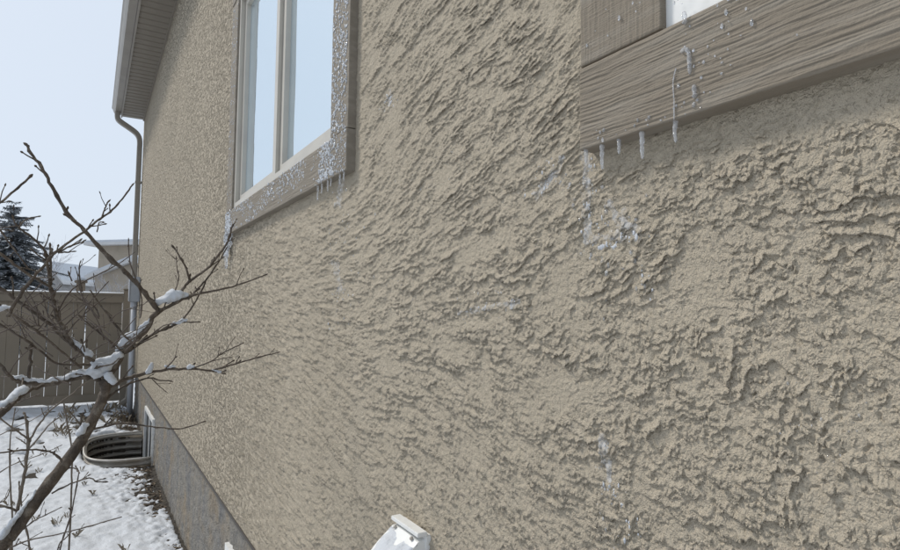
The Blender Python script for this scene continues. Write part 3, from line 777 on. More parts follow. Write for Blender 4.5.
B([(51, 285, 1.50), (50.5, 262, 1.49), (50, 246, 1.48)], 3.0, 2.2, 2)
B([(49, 258, 1.49), (42, 247, 1.47), (32, 237.7, 1.46), (17.5, 226, 1.44), (13, 218, 1.43)], 3.0, 1.6, 3)
B([(19, 227, 1.44), (26, 219.5, 1.43), (38, 216.5, 1.42)], 1.7, 1.5, 1)
B([(17, 226, 1.44), (0, 228, 1.42), (-15, 231, 1.41)], 1.5, 1.1, 1, 'twig', 'twig')
B([(8, 317, 1.36), (14.5, 303.6, 1.37), (27, 285.4, 1.38), (43.7, 265.5, 1.40), (61, 248, 1.41), (84, 231.5, 1.43), (98, 220, 1.44), (110, 212, 1.45), (122, 199, 1.46), (132, 185.5, 1.47)], 4.2, 1.7, 5)
B([(98, 221, 1.44), (102, 217, 1.44), (105, 208, 1.44), (108, 202, 1.44)], 1.7, 1.6, 2)
B([(97, 232, 1.44), (99, 223, 1.45), (102, 222, 1.45)], 1.5, 1.2, 1, 'twig', 'twig')
B([(58, 253, 1.41), (70, 246.5, 1.42), (83, 241.5, 1.43)], 2.2, 1.5, 2)
B([(60, 252.5, 1.41), (68, 252, 1.41), (73, 251.5, 1.41)], 1.8, 1.4, 1)
B([(-22, 239, 1.37), (0, 253.5, 1.40), (17.5, 267, 1.43), (35, 278.4, 1.46), (50, 287, 1.49)], 3.6, 3.0, 3)
B([(-15, 214, 1.36), (0, 230, 1.38), (11.6, 246, 1.40), (20, 257, 1.41), (26, 265.5, 1.42)], 2.2, 1.4, 3)
B([(-20, 217, 1.30), (0, 203, 1.32), (14.5, 191, 1.33), (30, 176.8, 1.35)], 2.6, 2.4, 3)
B([(56, 316, 1.52), (66, 297, 1.53), (78, 285, 1.55), (102, 272.7, 1.57), (115, 266, 1.58), (127, 258, 1.59)], 2.2, 1.0, 3, 'twig', 'twig')
B([(78, 314.5, 1.54), (92, 327, 1.56), (106, 338, 1.58), (121, 350, 1.60)], 1.6, 2.4, 2)
B([(90, 290, 1.50), (98, 302, 1.53), (106, 312, 1.55), (120, 331, 1.58), (134.5, 345, 1.61)], 1.5, 2.4, 3)
B([(66, 334, 1.54), (78, 320, 1.56), (95, 305, 1.58), (103, 299, 1.59)], 1.7, 1.0, 3, 'twig', 'twig')
B([(-10, 318, 1.42), (22, 338, 1.47), (42, 352, 1.50), (58, 363.6, 1.53), (91, 364.5, 1.57)], 1.8, 3.0, 4)
B([(-12, 296, 1.36), (0, 305.5, 1.38), (36, 331, 1.44), (55, 346, 1.48), (79, 366, 1.53)], 2.4, 2.8, 4)
B([(140, 318, 1.62), (142, 302, 1.60), (138, 285, 1.58), (130, 262, 1.57), (128.5, 241, 1.56)], 1.6, 1.1, 4, 'twig', 'twig')
B([(-25, 436, 1.30), (0, 414, 1.33), (11, 404.5, 1.36), (24, 394, 1.40), (42, 385.5, 1.46)], 8.5, 4.2, 2)
B([(44, 331, 1.50), (60, 322, 1.48), (78, 309, 1.46), (84, 301, 1.45)], 1.4, 0.9, 3, 'twig', 'twig')
B([(36, 332, 1.45), (48, 318, 1.44), (53, 310, 1.44)], 1.4, 0.9, 2, 'twig', 'twig')
B([(72, 366, 1.53), (84, 343, 1.50), (93, 331, 1.49), (112, 322, 1.48)], 1.5, 0.9, 3, 'twig', 'twig')
B([(110, 321, 1.56), (118, 313, 1.55), (130, 309, 1.54), (139, 310, 1.54)], 1.3, 0.9, 2, 'twig', 'twig')
B([(20, 337, 1.46), (10, 330, 1.45), (0, 326, 1.44)], 1.6, 1.3, 1, 'twig', 'twig')
B([(8, 376, 1.46), (16, 362, 1.45), (26, 352, 1.44), (31, 349, 1.44)], 1.4, 1.0, 2, 'twig', 'twig')
B([(104, 340, 1.58), (98, 322, 1.56), (88, 306, 1.55), (76, 296, 1.54)], 1.4, 0.9, 3, 'twig', 'twig')
B([(82, 292, 1.55), (80, 281, 1.55), (79, 270, 1.55), (80, 263, 1.55)], 1.8, 1.2, 3, 'twig', 'twig')
B([(72, 281, 1.55), (69, 274, 1.55)], 1.8, 1.2, 1, 'twig', 'twig')
B([(36, 332, 1.45), (50, 330, 1.46), (62, 333, 1.47), (76, 340, 1.48)], 1.3, 0.9, 2, 'twig', 'twig')
B([(0, 333, 1.40), (14, 327, 1.41), (24, 322, 1.42)], 1.4, 0.9, 2, 'twig', 'twig')
for _k in range(34):
    ua, va = random.choice(((65, 332), (54, 309), (47, 322), (78, 349), (92, 361), (36, 331), (58, 362), (28, 381), (62, 381), (20, 337), (106, 338), (98, 322), (22, 304), (80, 315), (120, 350), (12, 404)))
    ua += random.uniform(-9, 9); va += random.uniform(-6, 6); an = R(random.choice((random.uniform(20, 75), random.uniform(105, 165)))); L = random.uniform(16, 52)
    q = random.uniform(1.42, 1.58); cv = random.uniform(-6, 6)
    B([(ua, va, q), (ua + math.cos(an) * L * .5 + cv, va - math.sin(an) * L * .5, q + .01), (ua + math.cos(an) * L, va - math.sin(an) * L + cv * .4, q + .02)], random.uniform(1.2, 1.9), 0.9, 2, 'twig', 'twig')
# shoots low on the trunk
B([(24, 517, 1.43), (16, 511, 1.42), (8, 507.5, 1.41), (-8, 503, 1.40)], 3.2, 2.4, 1)
B([(62, 461, 1.50), (56, 455, 1.49), (49.5, 451.7, 1.48), (32, 449.7, 1.45), (14, 451, 1.42), (-8, 454, 1.39)], 2.8, 1.6, 4)
B([(87, 431, 1.56), (103, 427, 1.58), (125, 423, 1.60), (143, 425.5, 1.62), (160, 427.7, 1.64), (181.7, 428.6, 1.67), (203, 422, 1.69)], 2.6, 1.3, 5)
B([(89, 430, 1.56), (84, 427.5, 1.55), (81, 424, 1.55), (82.5, 416, 1.55)], 2.6, 1.7, 2)
B([(52, 493.4, 1.48), (64, 487, 1.48), (73, 483, 1.47), (89, 478, 1.46), (97, 481.5, 1.46), (105, 482, 1.46)], 2.0, 1.3, 4)
B([(68, 468, 1.51), (75, 468.5, 1.50), (78.6, 472, 1.49)], 1.7, 1.3, 1, 'twig', 'twig')
B([(22, 530, 1.42), (34, 521, 1.41), (48, 514, 1.40), (60, 508, 1.39)], 1.7, 1.0, 2, 'twig', 'twig')

# ---- leafless shrub shoots rising from the snow behind the trunk
shrub = empty('shrub', P(22, 560, 2.3)); shrub.location.z = 0.03
tag(shrub, 'thin bare shrub shoots rising from the snow behind the leaning trunk', 'shrub')
def G(u, v, fw):  # ground point under a pixel column
    p = P(u, v, fw); p.z = 0.02; return p
def shoot(spec, w0, w1, buds=2, root=None, m='dry_twig'):
    o = branch(shrub, 'stem', spec, w0, w1, M[m], buds=buds); return o
shoot([(4, 700, 2.25), (10, 560, 2.3), (18, 506.5, 2.3), (24, 475, 2.3), (28, 448, 2.3), (27, 425, 2.3), (24.5, 414, 2.3)], 4.6, 2.4, 3)
shoot([(28, 447, 2.3), (32, 436, 2.31), (41, 422, 2.32), (52, 409, 2.33), (72, 394, 2.35), (82, 385, 2.36)], 2.8, 1.2, 5)
shoot([(28, 450, 2.3), (40, 436, 2.28), (50, 424, 2.27), (59, 417.5, 2.26)], 2.2, 1.1, 3)
shoot([(28, 439, 2.3), (16, 430, 2.28), (0, 419, 2.25), (-14, 410, 2.22)], 2.4, 1.4, 3)
shoot([(29, 446, 2.3), (22, 441, 2.29), (17, 438, 2.29)], 1.6, 1.0, 1)
shoot([(14, 705, 2.4), (12.5, 560, 2.4), (12, 518, 2.4), (10, 477, 2.4), (10, 442, 2.4), (15, 410, 2.4)], 2.2, 1.2, 5)
shoot([(50, 690, 2.35), (56, 590, 2.35), (60, 549, 2.35), (70, 518, 2.35), (76, 490, 2.35), (78.6, 473, 2.35), (76, 467, 2.35)], 2.0, 1.2, 5, m='twig')
shoot([(-30, 690, 2.2), (0, 556, 2.2), (12, 547, 2.2), (30, 540, 2.2), (52, 535.6, 2.2), (87, 527, 2.2), (104, 522, 2.2), (120, 517.5, 2.2)], 2.0, 1.2, 6, m='twig')
shoot([(62, 690, 2.7), (70, 520, 2.7), (72, 470, 2.7), (71, 444, 2.7), (67, 422, 2.7), (64, 405, 2.7)], 2.3, 1.5, 5)
shoot([(28, 690, 2.5), (30, 560, 2.5), (24, 520, 2.5), (20, 495, 2.5), (19, 483, 2.5)], 2.4, 1.6, 2)
shoot([(-10, 480, 2.3), (10, 466, 2.32), (40, 455, 2.35), (60, 446, 2.38)], 1.2, 0.8, 3)
shoot([(-10, 440, 2.5), (14, 428, 2.52), (36, 418, 2.55), (58, 402, 2.6)], 1.2, 0.8, 3)
shoot([(-5, 505, 2.2), (6, 499, 2.2), (10, 488, 2.2)], 1.6, 1.0, 2)
shoot([(54, 600, 2.1), (58, 549, 2.1), (66, 538, 2.1), (70, 533, 2.1)], 1.7, 1.2, 2, m='twig')

# ---- snow lodged in the tree
def clump(label, balls, vox=0.0040, squash=0.8, mt='snowclump'):
    """balls: (u, v, depth, radius px, along px) ellipsoids melted into one lump"""
    bm = bmesh.new()
    for (u, v, fw, r, al) in balls:
        c = P(u, v, fw); rr = r * fw / FPX
        tmp = bmesh.new(); bmesh.ops.create_icosphere(tmp, subdivisions=2, radius=1)
        for vv in tmp.verts:
            q = vv.co
            vv.co = c + RIGHT * q.x * rr * al + FWD * q.y * rr * 1.05 + Vector((0, 0, 1)) * q.z * rr * squash
        me_ = bpy.data.meshes.new('t'); tmp.to_mesh(me_); tmp.free(); bm.from_mesh(me_); bpy.data.meshes.remove(me_)
    o = obj('snow_clump', bm, M[mt], None, True)
    md = o.modifiers.new('r', 'REMESH'); md.mode = 'VOXEL'; md.voxel_size = vox; md.use_smooth_shade = True
    ms = o.modifiers.new('s', 'SMOOTH'); ms.iterations = 4; ms.factor = 0.5
    dg = bpy.context.evaluated_depsgraph_get(); me2 = bpy.data.meshes.new_from_object(o.evaluated_get(dg))
    o.modifiers.clear(); old = o.data; o.data = me2; bpy.data.meshes.remove(old)
    co = np.empty(len(me2.vertices) * 3, dtype=np.float32); me2.vertices.foreach_get('co', co); co = co.reshape(-1, 3)
    n1 = pn(co[:, 0] * 70 + co[:, 2] * 40, co[:, 1] * 70 - co[:, 2] * 50, 81); n2 = pn(co[:, 0] * 200, co[:, 1] * 200 + co[:, 2] * 200, 82)
    co[:, 2] += 0.0042 * n1 + 0.0018 * n2; co[:, 0] += 0.0020 * n2
    me2.vertices.foreach_set('co', co.ravel()); me2.update()
    me2.polygons.foreach_set('use_smooth', [True] * len(me2.polygons))
    if not me2.materials: me2.materials.append(M[mt])
    tag(o, label, 'snow', 'snow lodged on the bare tree'); return o

def along(a, b, n, r0_, r1_, al=1.3):
    return [(a[0] + (b[0] - a[0]) * i / (n - 1) + random.uniform(-.7, .7), a[1] + (b[1] - a[1]) * i / (n - 1) + random.uniform(-.8, .4), a[2] + (b[2] - a[2]) * i / (n - 1),
             (r0_ + (r1_ - r0_) * i / (n - 1)) * random.uniform(0.85, 1.15), al) for i in range(n)]
clump('largest snow lump, filling the main fork of the bare tree',
      along((96, 375, 1.58), (118, 355, 1.60), 8, 5.5, 4.5, 1.1) + along((94, 363, 1.57), (116, 357, 1.60), 6, 4, 4, 1.2) + along((74, 373, 1.55), (98, 371, 1.57), 8, 3, 5, 1.2) + [(104, 368, 1.585, 6.5, 1.2)])
clump('snow wedge hanging below the main fork of the bare tree', along((108, 375, 1.575), (114, 382, 1.575), 4, 5, 4.5, 1.0))
clump('snow strip along the right-hand limb just above the main fork',
      along((119, 348, 1.61), (131, 336, 1.62), 7, 4.5, 6.5, 1.0) + along((130, 340, 1.62), (150, 319, 1.63), 7, 5.5, 2.2, 1.0))
clump('snow lump in the upper right fork close to the stucco', along((156, 303, 1.64), (178, 296, 1.66), 8, 4.2, 5.6, 1.2) + along((174, 294, 1.66), (187, 295, 1.67), 5, 5.5, 2.5, 1.2))
clump('short snow strip on the twig under the upper right fork', along((172, 324, 1.70), (185, 320.5, 1.71), 5, 1.6, 2.8, 1.3))
clump('snow strip on the limb running left from the main fork', along((66, 376, 1.55), (84, 373, 1.57), 8, 3.0, 4.0, 1.3) + along((44, 381, 1.51), (66, 378, 1.54), 8, 2.2, 3.0, 1.3))
clump('snow strip beside the upright stub on the left limb', along((14, 376.5, 1.47), (28, 379.5, 1.495), 6, 2.6, 3.0, 1.2) + along((28, 380, 1.495), (44, 381, 1.51), 6, 2.8, 2.2, 1.3))
clump('snow on the thick limb at the left edge', along((4, 404, 1.35), (24, 389, 1.40), 8, 4.0, 4.4, 1.2))
clump('snow strip along the limb slanting to the upper left', along((70, 338, 1.545), (90, 355, 1.565), 9, 2.4, 4.6, 1.1))
clump('small peaked snow lump on the low right limb', along((149, 371, 1.66), (152, 364, 1.66), 4, 3.6, 2.2, 1.0))
clump('small round snow lump midway along the low right limb', [(190, 366.5, 1.71, 3.2, 1.2), (193, 366.5, 1.71, 2.4, 1.2)])
clump('thin snow streak near the tip of the low right limb', along((210, 370, 1.745), (221, 372, 1.755), 5, 1.5, 1.6, 1.4))
clump('small snow lump where the low right limb forks', along((166, 366.5, 1.68), (174, 366, 1.69), 4, 2.0, 2.2, 1.3))
clump('snow lump on twigs at the left edge above the fence rail', along((-2, 309, 1.38), (9, 307, 1.39), 4, 3.5, 2.6, 1.3))
clump('long snow band lying on the leaning trunk', along((1, 537, 1.375), (36, 492, 1.445), 18, 4.2, 2.0, 0.9))
clump('snow patch on the trunk below the main fork', along((80, 433, 1.535), (87, 424, 1.55), 5, 4.0, 3.0, 1.0))
clump('thin snow on the twig crossing above the left limb', along((92, 363, 1.56), (108, 362.5, 1.55), 6, 1.6, 1.4, 1.4))

# ==================================================================
#  ICE
# ==================================================================
def icicle(top, length, rad, label, group='icicles under the window trim', bend=0.0):
    bm = bmesh.new(); n = 22; pts = []; rads = []
    for i in range(n + 1):
        t = i / n
        pts.append(Vector((top[0] + 0.0004 * math.sin(t * 7 + length * 900), top[1] + bend * t + 0.0004 * math.cos(t * 9 + length * 500), top[2] - length * t)))
        r = 0.78 * rad * (1.25 - 0.60 * t) * (1 + 0.10 * math.sin(t * 23 + length * 1300) + 0.06 * math.sin(t * 51 + length * 700))
        if t > 0.86: r *= math.sqrt(max(0.02, 1 - ((t - 0.86) / 0.14) ** 2)) * 1.05
        if i == 0: r = rad * 1.5
        rads.append(r)
    frame_tube(bm, pts, rads, 10, True); bmesh.ops.recalc_face_normals(bm, faces=bm.faces)
    o = obj('icicle', bm, M['ice'], None, True); tag(o, label, 'icicle', group); return o

def onplane(u, v, x):
    d_ = (RIGHT * ((u - 450) / FPX) + UP * ((275 - v) / FPX) + FWD); t = (x - CAM.x) / d_.x
    return CAM + d_ * t
big = [(586, 151, 12, 2.6, 'stubby icicle at the very corner of the right window trim'),
       (602, 146, 22, 2.5, 'second icicle from the corner of the right window trim'),
       (619, 140, 13, 2.3, 'shortest icicle, third from the corner of the right window trim'),
       (642, 133, 24, 2.9, 'thick icicle, fourth from the corner of the right window trim'),
       (675, 121, 19, 2.8, 'icicle farthest right under the right window trim')]
for (u, v, L, rp, lab) in big:
    p = onplane(u, v, -0.024); dep = (p - CAM).dot(FWD)
    icicle((p.x, p.y, W2['z0'] + 0.003), 1.15 * L * dep / FPX + 0.003, rp * dep / FPX, lab)
small = [(318, 178, 13, 1.0, 'leftmost of the small icicles under the left window'), (322, 176, 9, 0.9, 'second small icicle under the left window from the left'),
         (328, 173, 10, 0.9, 'middle small icicle under the left window'), (331, 171, 7, 0.8, 'fourth small icicle under the left window from the left'),
         (340, 166, 10, 1.0, 'fifth small icicle under the left window, near its right corner'), (344, 163, 8, 0.9, 'rightmost small icicle under the left window')]
for (u, v, L, rp, lab) in small:
    p = onplane(u, v, -0.026); dep = (p - CAM).dot(FWD)
    icicle((p.x, p.y, W1['z0'] + 0.003), 1.15 * L * dep / FPX + 0.003, rp * dep / FPX, lab)

# thin clear glaze that follows the stucco where meltwater froze
def glaze(name, label, runs):
    U = np.zeros_like(S); 
    rel = np.stack([np.full_like(S, -CAM.x), S - CAM.y, Zw - CAM.z], axis=-1)
    dep = rel @ np.array(FWD); uu = 450 + FPX * (rel @ np.array(RIGHT)) / dep; vv = 275 - FPX * (rel @ np.array(UP)) / dep
    nz_ = 0.8 * pn(S * 26, Zw * 16, 301) + 0.7 * pn(S * 70, Zw * 60, 302)
    for (u0_, v0_, u1_, v1_, wd) in runs:
        dx, dy = u1_ - u0_, v1_ - v0_; L2 = dx * dx + dy * dy
        t = np.clip(((uu - u0_) * dx + (vv - v0_) * dy) / L2, 0, 1)
        dd = np.hypot(uu - u0_ - t * dx, vv - v0_ - t * dy)
        U = np.maximum(U, (1.0 - dd / wd + 0.9 * nz_) * (dep > 0.2))
    kq = (U[:-1, :-1] > 0.25) & (U[1:, 1:] > 0.25) & (U[1:, :-1] > 0.25) & (U[:-1, 1:] > 0.25) & keep
    Xs = (Xw + np.roll(Xw, 1, 0) + np.roll(Xw, -1, 0) + np.roll(Xw, 1, 1) + np.roll(Xw, -1, 1)) / 5
    me = gridmesh(name, np.minimum(Xw, Xs) - 0.0007, Sd, Zd, kq)
    bm = bmesh.new(); bm.from_mesh(me); bmesh.ops.delete(bm, geom=[v for v in bm.verts if not v.link_faces], context='VERTS'); bm.to_mesh(me); bm.free()
    o = link(name, me, M['glaze']); tag(o, label, 'ice glaze', None, 'stuff')
glaze('ice_glaze', 'clear frozen glaze running down the stucco under the right window corner', [(588, 154, 590, 240, 6), (592, 238, 640, 232, 7), (610, 205, 630, 225, 8), (565, 158, 540, 195, 6)])
glaze('ice_glaze', 'faint frosty glaze on the stucco below the left window', [(342, 182, 340, 205, 4.5), (336, 262, 342, 290, 4.5), (392, 92, 386, 112, 3)])
glaze('ice_glaze', 'small frozen glaze patches low in the middle of the stucco', [(604, 436, 610, 480, 4.5), (460, 312, 520, 300, 3.5)])

# frozen drips running down the face of the right trim
def drip(path_px, rp, label, x=-0.030):
    pts = [onplane(u, v, x) for (u, v) in path_px]; pts = catmull(pts, 4) if len(pts) > 2 else [pts[0].lerp(pts[1], i / 6) for i in range(7)]
    dep = (pts[0] - CAM).dot(FWD); n = len(pts); bm = bmesh.new()
    rads = [rp * dep / FPX * (0.75 + 0.35 * math.sin(i * 2.3) ** 2) * (1.0 if i < n - 2 else (1.25 if i == n - 2 else 0.5)) for i in range(n)]
    frame_tube(bm, pts, rads, 9, True); bmesh.ops.recalc_face_normals(bm, faces=bm.faces)
    o = obj('frozen_drip', bm, M['ice'], None, True); tag(o, label, 'ice drip', 'frozen drips on the trim face')
drip([(681, 52), (686, 49), (689, 55), (690, 74)], 2.3, 'hooked frozen drip on the face of the right window trim')
drip([(694, 85), (695, 98)], 2.5, 'short frozen drip low on the face of the right window trim')
drip([(676, 68), (673, 82), (674, 100), (674, 120)], 0.7, 'long faint frozen run down the face of the right window trim')
drip([(684, 12), (685, 24)], 2.4, 'frozen drip just below the white frame of the right window')

def beads(name, label, cat, spots, mt='ice', stuff=True):
    """many small flattened frozen drops in one mesh: (x, y, z, r, stretch)"""
    base = bmesh.new(); bmesh.ops.create_icosphere(base, subdivisions=1, radius=1)
    bv = np.array([v.co[:] for v in base.verts]); bf = np.array([[v.index for v in f.verts] for f in base.faces]); base.free()
    V = []; F = []
    for k, (x, y, z, r, st) in enumerate(spots):
        j = rng.uniform(0.8, 1.2, size=bv.shape)
        V.append(bv * j * np.array([r * 0.75, r, r * st]) + np.array([x, y, z])); F.append(bf + k * len(bv))
    V = np.concatenate(V); F = np.concatenate(F)
    me = bpy.data.meshes.new(name); me.from_pydata(V.tolist(), [], F.tolist()); me.update()
    o = link(name, me, M[mt], None, True); tag(o, label, cat, None, 'stuff' if stuff else None); return o

sp = []
def scatter_wall(n, poly, r0_, r1_, off=0.0, st=(0.9, 1.8), test=None):
    """drops on the stucco inside a photo-space patch (u0,u1,v0,v1)"""
    u0_, u1_, v0_, v1_ = poly; c = 0
    while c < n:
        u = random.uniform(u0_, u1_); v = random.uniform(v0_, v1_)
        if test and not test(u, v): continue
        p = onplane(u, v, 0); dep = (p - CAM).dot(FWD)
        r = random.uniform(r0_, r1_) ** 1.0 * dep / FPX * random.choice((0.5, 0.7, 1))
        sp.append((wall_x(p.y, p.z) + off + r * 0.1, p.y, p.z, r, random.uniform(*st))); c += 1
scatter_wall(30, (570, 612, 150, 320), 1.0, 2.6)
scatter_wall(24, (590, 660, 195, 290), 1.2, 2.8)
scatter_wall(14, (595, 640, 215, 275), 1.8, 2.9, st=(0.9, 1.2))
scatter_wall(26, (540, 575, 165, 195), 0.8, 2.0)
scatter_wall(26, (597, 622, 430, 550), 1.0, 2.4)
scatter_wall(50, (325, 352, 175, 330), 0.5, 1.4)
scatter_wall(60, (375, 470, 130, 330), 0.5, 1.2)
scatter_wall(26, (455, 520, 290, 330), 0.8, 1.6)
scatter_wall(20, (780, 870, 380, 480), 0.8, 1.6)
beads('frozen_droplets', 'frozen droplets clinging to the stucco below the window trims', 'ice droplets', sp)
sp = []
def run(u0_, v0_, u1_, v1_, n, r0_, r1_, wob):
    for i in range(n):
        t = random.random(); u = u0_ + (u1_ - u0_) * t + random.gauss(0, wob) + 3 * math.sin(t * 12); v = v0_ + (v1_ - v0_) * t
        p = onplane(u, v, 0); dep = (p - CAM).dot(FWD); r = random.uniform(r0_, r1_) * dep / FPX
        sp.append((wall_x(p.y, p.z) + r * 0.25, p.y, p.z, r, random.uniform(0.9, 2.6)))
run(588, 156, 590, 215, 30, 0.6, 1.5, 3.5)
run(592, 215, 600, 260, 24, 0.6, 1.7, 6)
run(598, 250, 640, 232, 26, 0.8, 2.0, 8)
run(560, 158, 535, 200, 34, 0.5, 1.2, 9)
run(604, 440, 612, 500, 16, 0.6, 1.4, 4)
run(612, 480, 640, 540, 26, 0.8, 1.6, 5)
run(340, 185, 338, 330, 50, 0.4, 0.9, 13)
run(392, 95, 386, 110, 24, 0.5, 1.1, 4)
run(460, 312, 520, 300, 16, 0.5, 1.2, 8)
run(640, 265, 650, 300, 10, 0.6, 1.4, 4)
beads('frost_streaks', 'whitish frozen streaks down the stucco below the windows', 'frost', sp, 'frost')
sp = []
def scatter_trim(n, y0, y1, z0_, z1, x, r0_, r1_, dens=None):
    c = 0
    while c < n:
        y = random.uniform(y0, y1); z = random.uniform(z0_, z1)
        if dens and random.random() > dens(y, z): continue
        r = random.uniform(r0_, r1_) * random.choice((0.6, 0.8, 1)); sp.append((x, y, z, r, random.uniform(0.8, 2.0))); c += 1
scatter_trim(1500, W1['y0'] + 0.012, W1['y0'] + TW - 0.004, W1['z0'] + TH + 0.005, W1['z1'] - TH, -0.0262, 0.0016, 0.0042)
scatter_trim(420, W1['y0'] + 0.07, W1['y0'] + 0.30, W1['z0'] + 0.004, W1['z0'] + TH, -0.0285, 0.0015, 0.0042, lambda y, z: max(0.06, 1 - abs(y - (W1['y0'] + 0.16)) / 0.10))
scatter_trim(110, W1['y0'] + 0.004, W1['y0'] + 0.07, W1['z0'] + 0.002, W1['z0'] + TH, -0.0285, 0.0012, 0.003)
scatter_trim(600, W1['y0'] + 0.35, W1['y1'] - 0.12, W1['z0'] + 0.008, W1['z0'] + TH, -0.0283, 0.0015, 0.0045, lambda y, z: float(np.clip(0.5 + 1.2 * pn(y * 4, z * 12, 91), 0, 1)))
scatter_trim(260, W1['y1'] - 0.13, W1['y1'] - 0.004, W1['z0'] + 0.0, W1['z0'] + TH, -0.0285, 0.002, 0.006)
scatter_trim(260, W1['y1'] - TW, W1['y1'] - 0.004, W1['z0'] + TH, W1['z1'] - TH, -0.0262, 0.0015, 0.004)
scatter_trim(90, W1['y1'] - 0.05, W1['y1'] + 0.02, W1['z0'] - 0.10, W1['z0'] + 0.02, -0.02, 0.004, 0.009)
beads('frost_crust', 'bumpy frost and ice crust on the trim of the left window', 'frost', sp, 'frost')
sp = []
scatter_trim(34, 0.30, 0.46, W2['z0'] + 0.03, W2['z0'] + TH, -0.0295, 0.0008, 0.0022, lambda y, z: max(0.03, 1 - abs(y - 0.40) / 0.05))
scatter_trim(30, 0.48, W2['y1'] - 0.01, W2['z0'] + TH + 0.01, W2['z1'] - 0.9, -0.0275, 0.0008, 0.0026)
scatter_trim(26, 0.40, W2['y1'] - 0.01, W2['z0'] + 0.002, W2['z0'] + 0.02, -0.0292, 0.001, 0.0026)
scatter_trim(30, 0.44, 0.475, W2['z0'] + TH + 0.005, W2['z0'] + TH + 0.2, -0.0278, 0.0008, 0.002)
beads('trim_droplets', 'frozen droplets spattered on the trim of the right window', 'ice droplets', sp)
# bigger ice lump below the far corner of the left window
def lump(label, y, z, L, r):
    bm = bmesh.new(); pts = []; rads = []
    for i in range(10):
        t = i / 9; pts.append(Vector((-0.022 - 0.004 * math.sin(t * 9 + y * 50), y + 0.006 * math.sin(t * 11 + y * 90), z - L * t))); rads.append(r * (1.1 - 0.75 * t) * (1 + 0.3 * math.sin(t * 23 + y * 70)))
    frame_tube(bm, pts, rads, 9, True, 0.08); bmesh.ops.recalc_face_normals(bm, faces=bm.faces)
    tag(obj('icicle', bm, M['ice'], None, True), label, 'icicle', 'icicles under the window trim')
lump('thick icicle at the far left corner of the left window', W1['y1'] - 0.012, W1['z0'] + 0.004, 0.17, 0.016)
lump('ragged icicle beside the far left corner icicle of the left window', W1['y1'] - 0.06, W1['z0'] + 0.004, 0.12, 0.013)
lump('short icicle third from the far left corner of the left window', W1['y1'] - 0.11, W1['z0'] + 0.004, 0.07, 0.010)

# ==================================================================
#  LITTER on the bare strip beside the foundation
# ==================================================================
def soil_at(x, y): return float(soil_h(np.array([x]), np.array([y]))[0])
V = []; F = []
def leaf(x, y, z, L):
    a = random.uniform(0, 6.28); tl = random.uniform(-0.5, 0.5); cu = random.uniform(0.1, 0.5) * L
    ca, sa = math.cos(a), math.sin(a); k = len(V)
    for (p, q, h) in ((-1, 0, 0.1), (-0.3, 0.42, cu / L), (0.45, 0.36, cu / L), (1, 0, 0.15), (0.45, -0.36, 0.9 * cu / L), (-0.3, -0.42, cu / L), (0.1, 0, 0)):
        X_, Y_ = p * L * 0.5, q * L * 0.5
        V.append((x + X_ * ca - Y_ * sa, y + X_ * sa + Y_ * ca, z + 0.004 + h * L * 0.5 + tl * X_ * 0.5))
    for i in range(6): F.append((k + i, k + (i + 1) % 6, k + 6))
for _ in range(1500):
    y = random.uniform(2.2, 10.3); x = -abs(random.gauss(0, 0.11)) - 0.01
    if 6.0 < y < 7.2: x *= 1.5
    if ((x / WELL['a']) ** 2 + ((y - YC) / YR) ** 2) < 1.05 and x > -WELL['a']: pass
    leaf(x, y, soil_at(x, y), random.uniform(0.015, 0.045))
for _ in range(300):
    a = random.uniform(0, math.pi); r = math.sqrt(random.random()) * 0.9
    x = -WELL['a'] * r * math.sin(a); y = YC + YR * r * math.cos(a); leaf(x, y, soil_at(x, y), random.uniform(0.02, 0.05))
me = bpy.data.meshes.new('dead_leaves'); me.from_pydata(V, [], F); me.update()
dl_ = link('dead_leaves', me, M['leaf']); tag(dl_, 'dead brown leaves littering the bare soil beside the foundation', 'leaves', None, 'stuff')
# clods and stones poking through the snow edge, and dry grass blades
V = []; F = []
def clod(x, y, z, r):
    k = len(V)
    pts = [(0, 0, 1), (1, 0, 0), (0.3, 0.95, 0), (-0.8, 0.6, 0), (-0.8, -0.6, 0), (0.3, -0.95, 0)]
    s_ = random.uniform(0.7, 1.3)
    for (a, b, c) in pts: V.append((x + a * r * random.uniform(.7, 1.3), y + b * r * s_ * random.uniform(.7, 1.3), z + c * r * random.uniform(.4, .9) - 0.004))
    for i in range(5): F.append((k, k + 1 + i, k + 1 + (i + 1) % 5))
for _ in range(2600):
    y = random.uniform(2.2, 10.3); x = -abs(random.gauss(0, 0.10)) - 0.005
    clod(x, y, soil_at(x, y), random.choice((0.006, 0.008, 0.011, 0.016)))
me = bpy.data.meshes.new('clods'); me.from_pydata(V, [], F); me.update()
cl = link('soil_clods', me, M['soil']); tag(cl, 'dark clods of soil along the foot of the foundation', 'soil', None, 'stuff')
V = []; F = []
def snow_at(x, y):
    i = int(np.argmin(np.abs(xs - x))); j = int(np.argmin(np.abs(ys - y))); return float(max(SN[i, j], SH[i, j]))
def blade(x, y, z, h):
    a = random.uniform(0, 6.28); b = random.uniform(0.2, 0.9) * h; wd = 0.0022; k = len(V)
    dx, dy = math.cos(a) * b, math.sin(a) * b
    V.extend([(x - dy / b * wd, y + dx / b * wd, z - 0.01), (x + dy / b * wd, y - dx / b * wd, z - 0.01), (x + dx * .45 + wd * .5, y + dy * .45, z + h * .65), (x + dx, y + dy, z + h * random.uniform(.6, .95))])
    F.extend([(k, k + 1, k + 2), (k, k + 2, k + 3)])
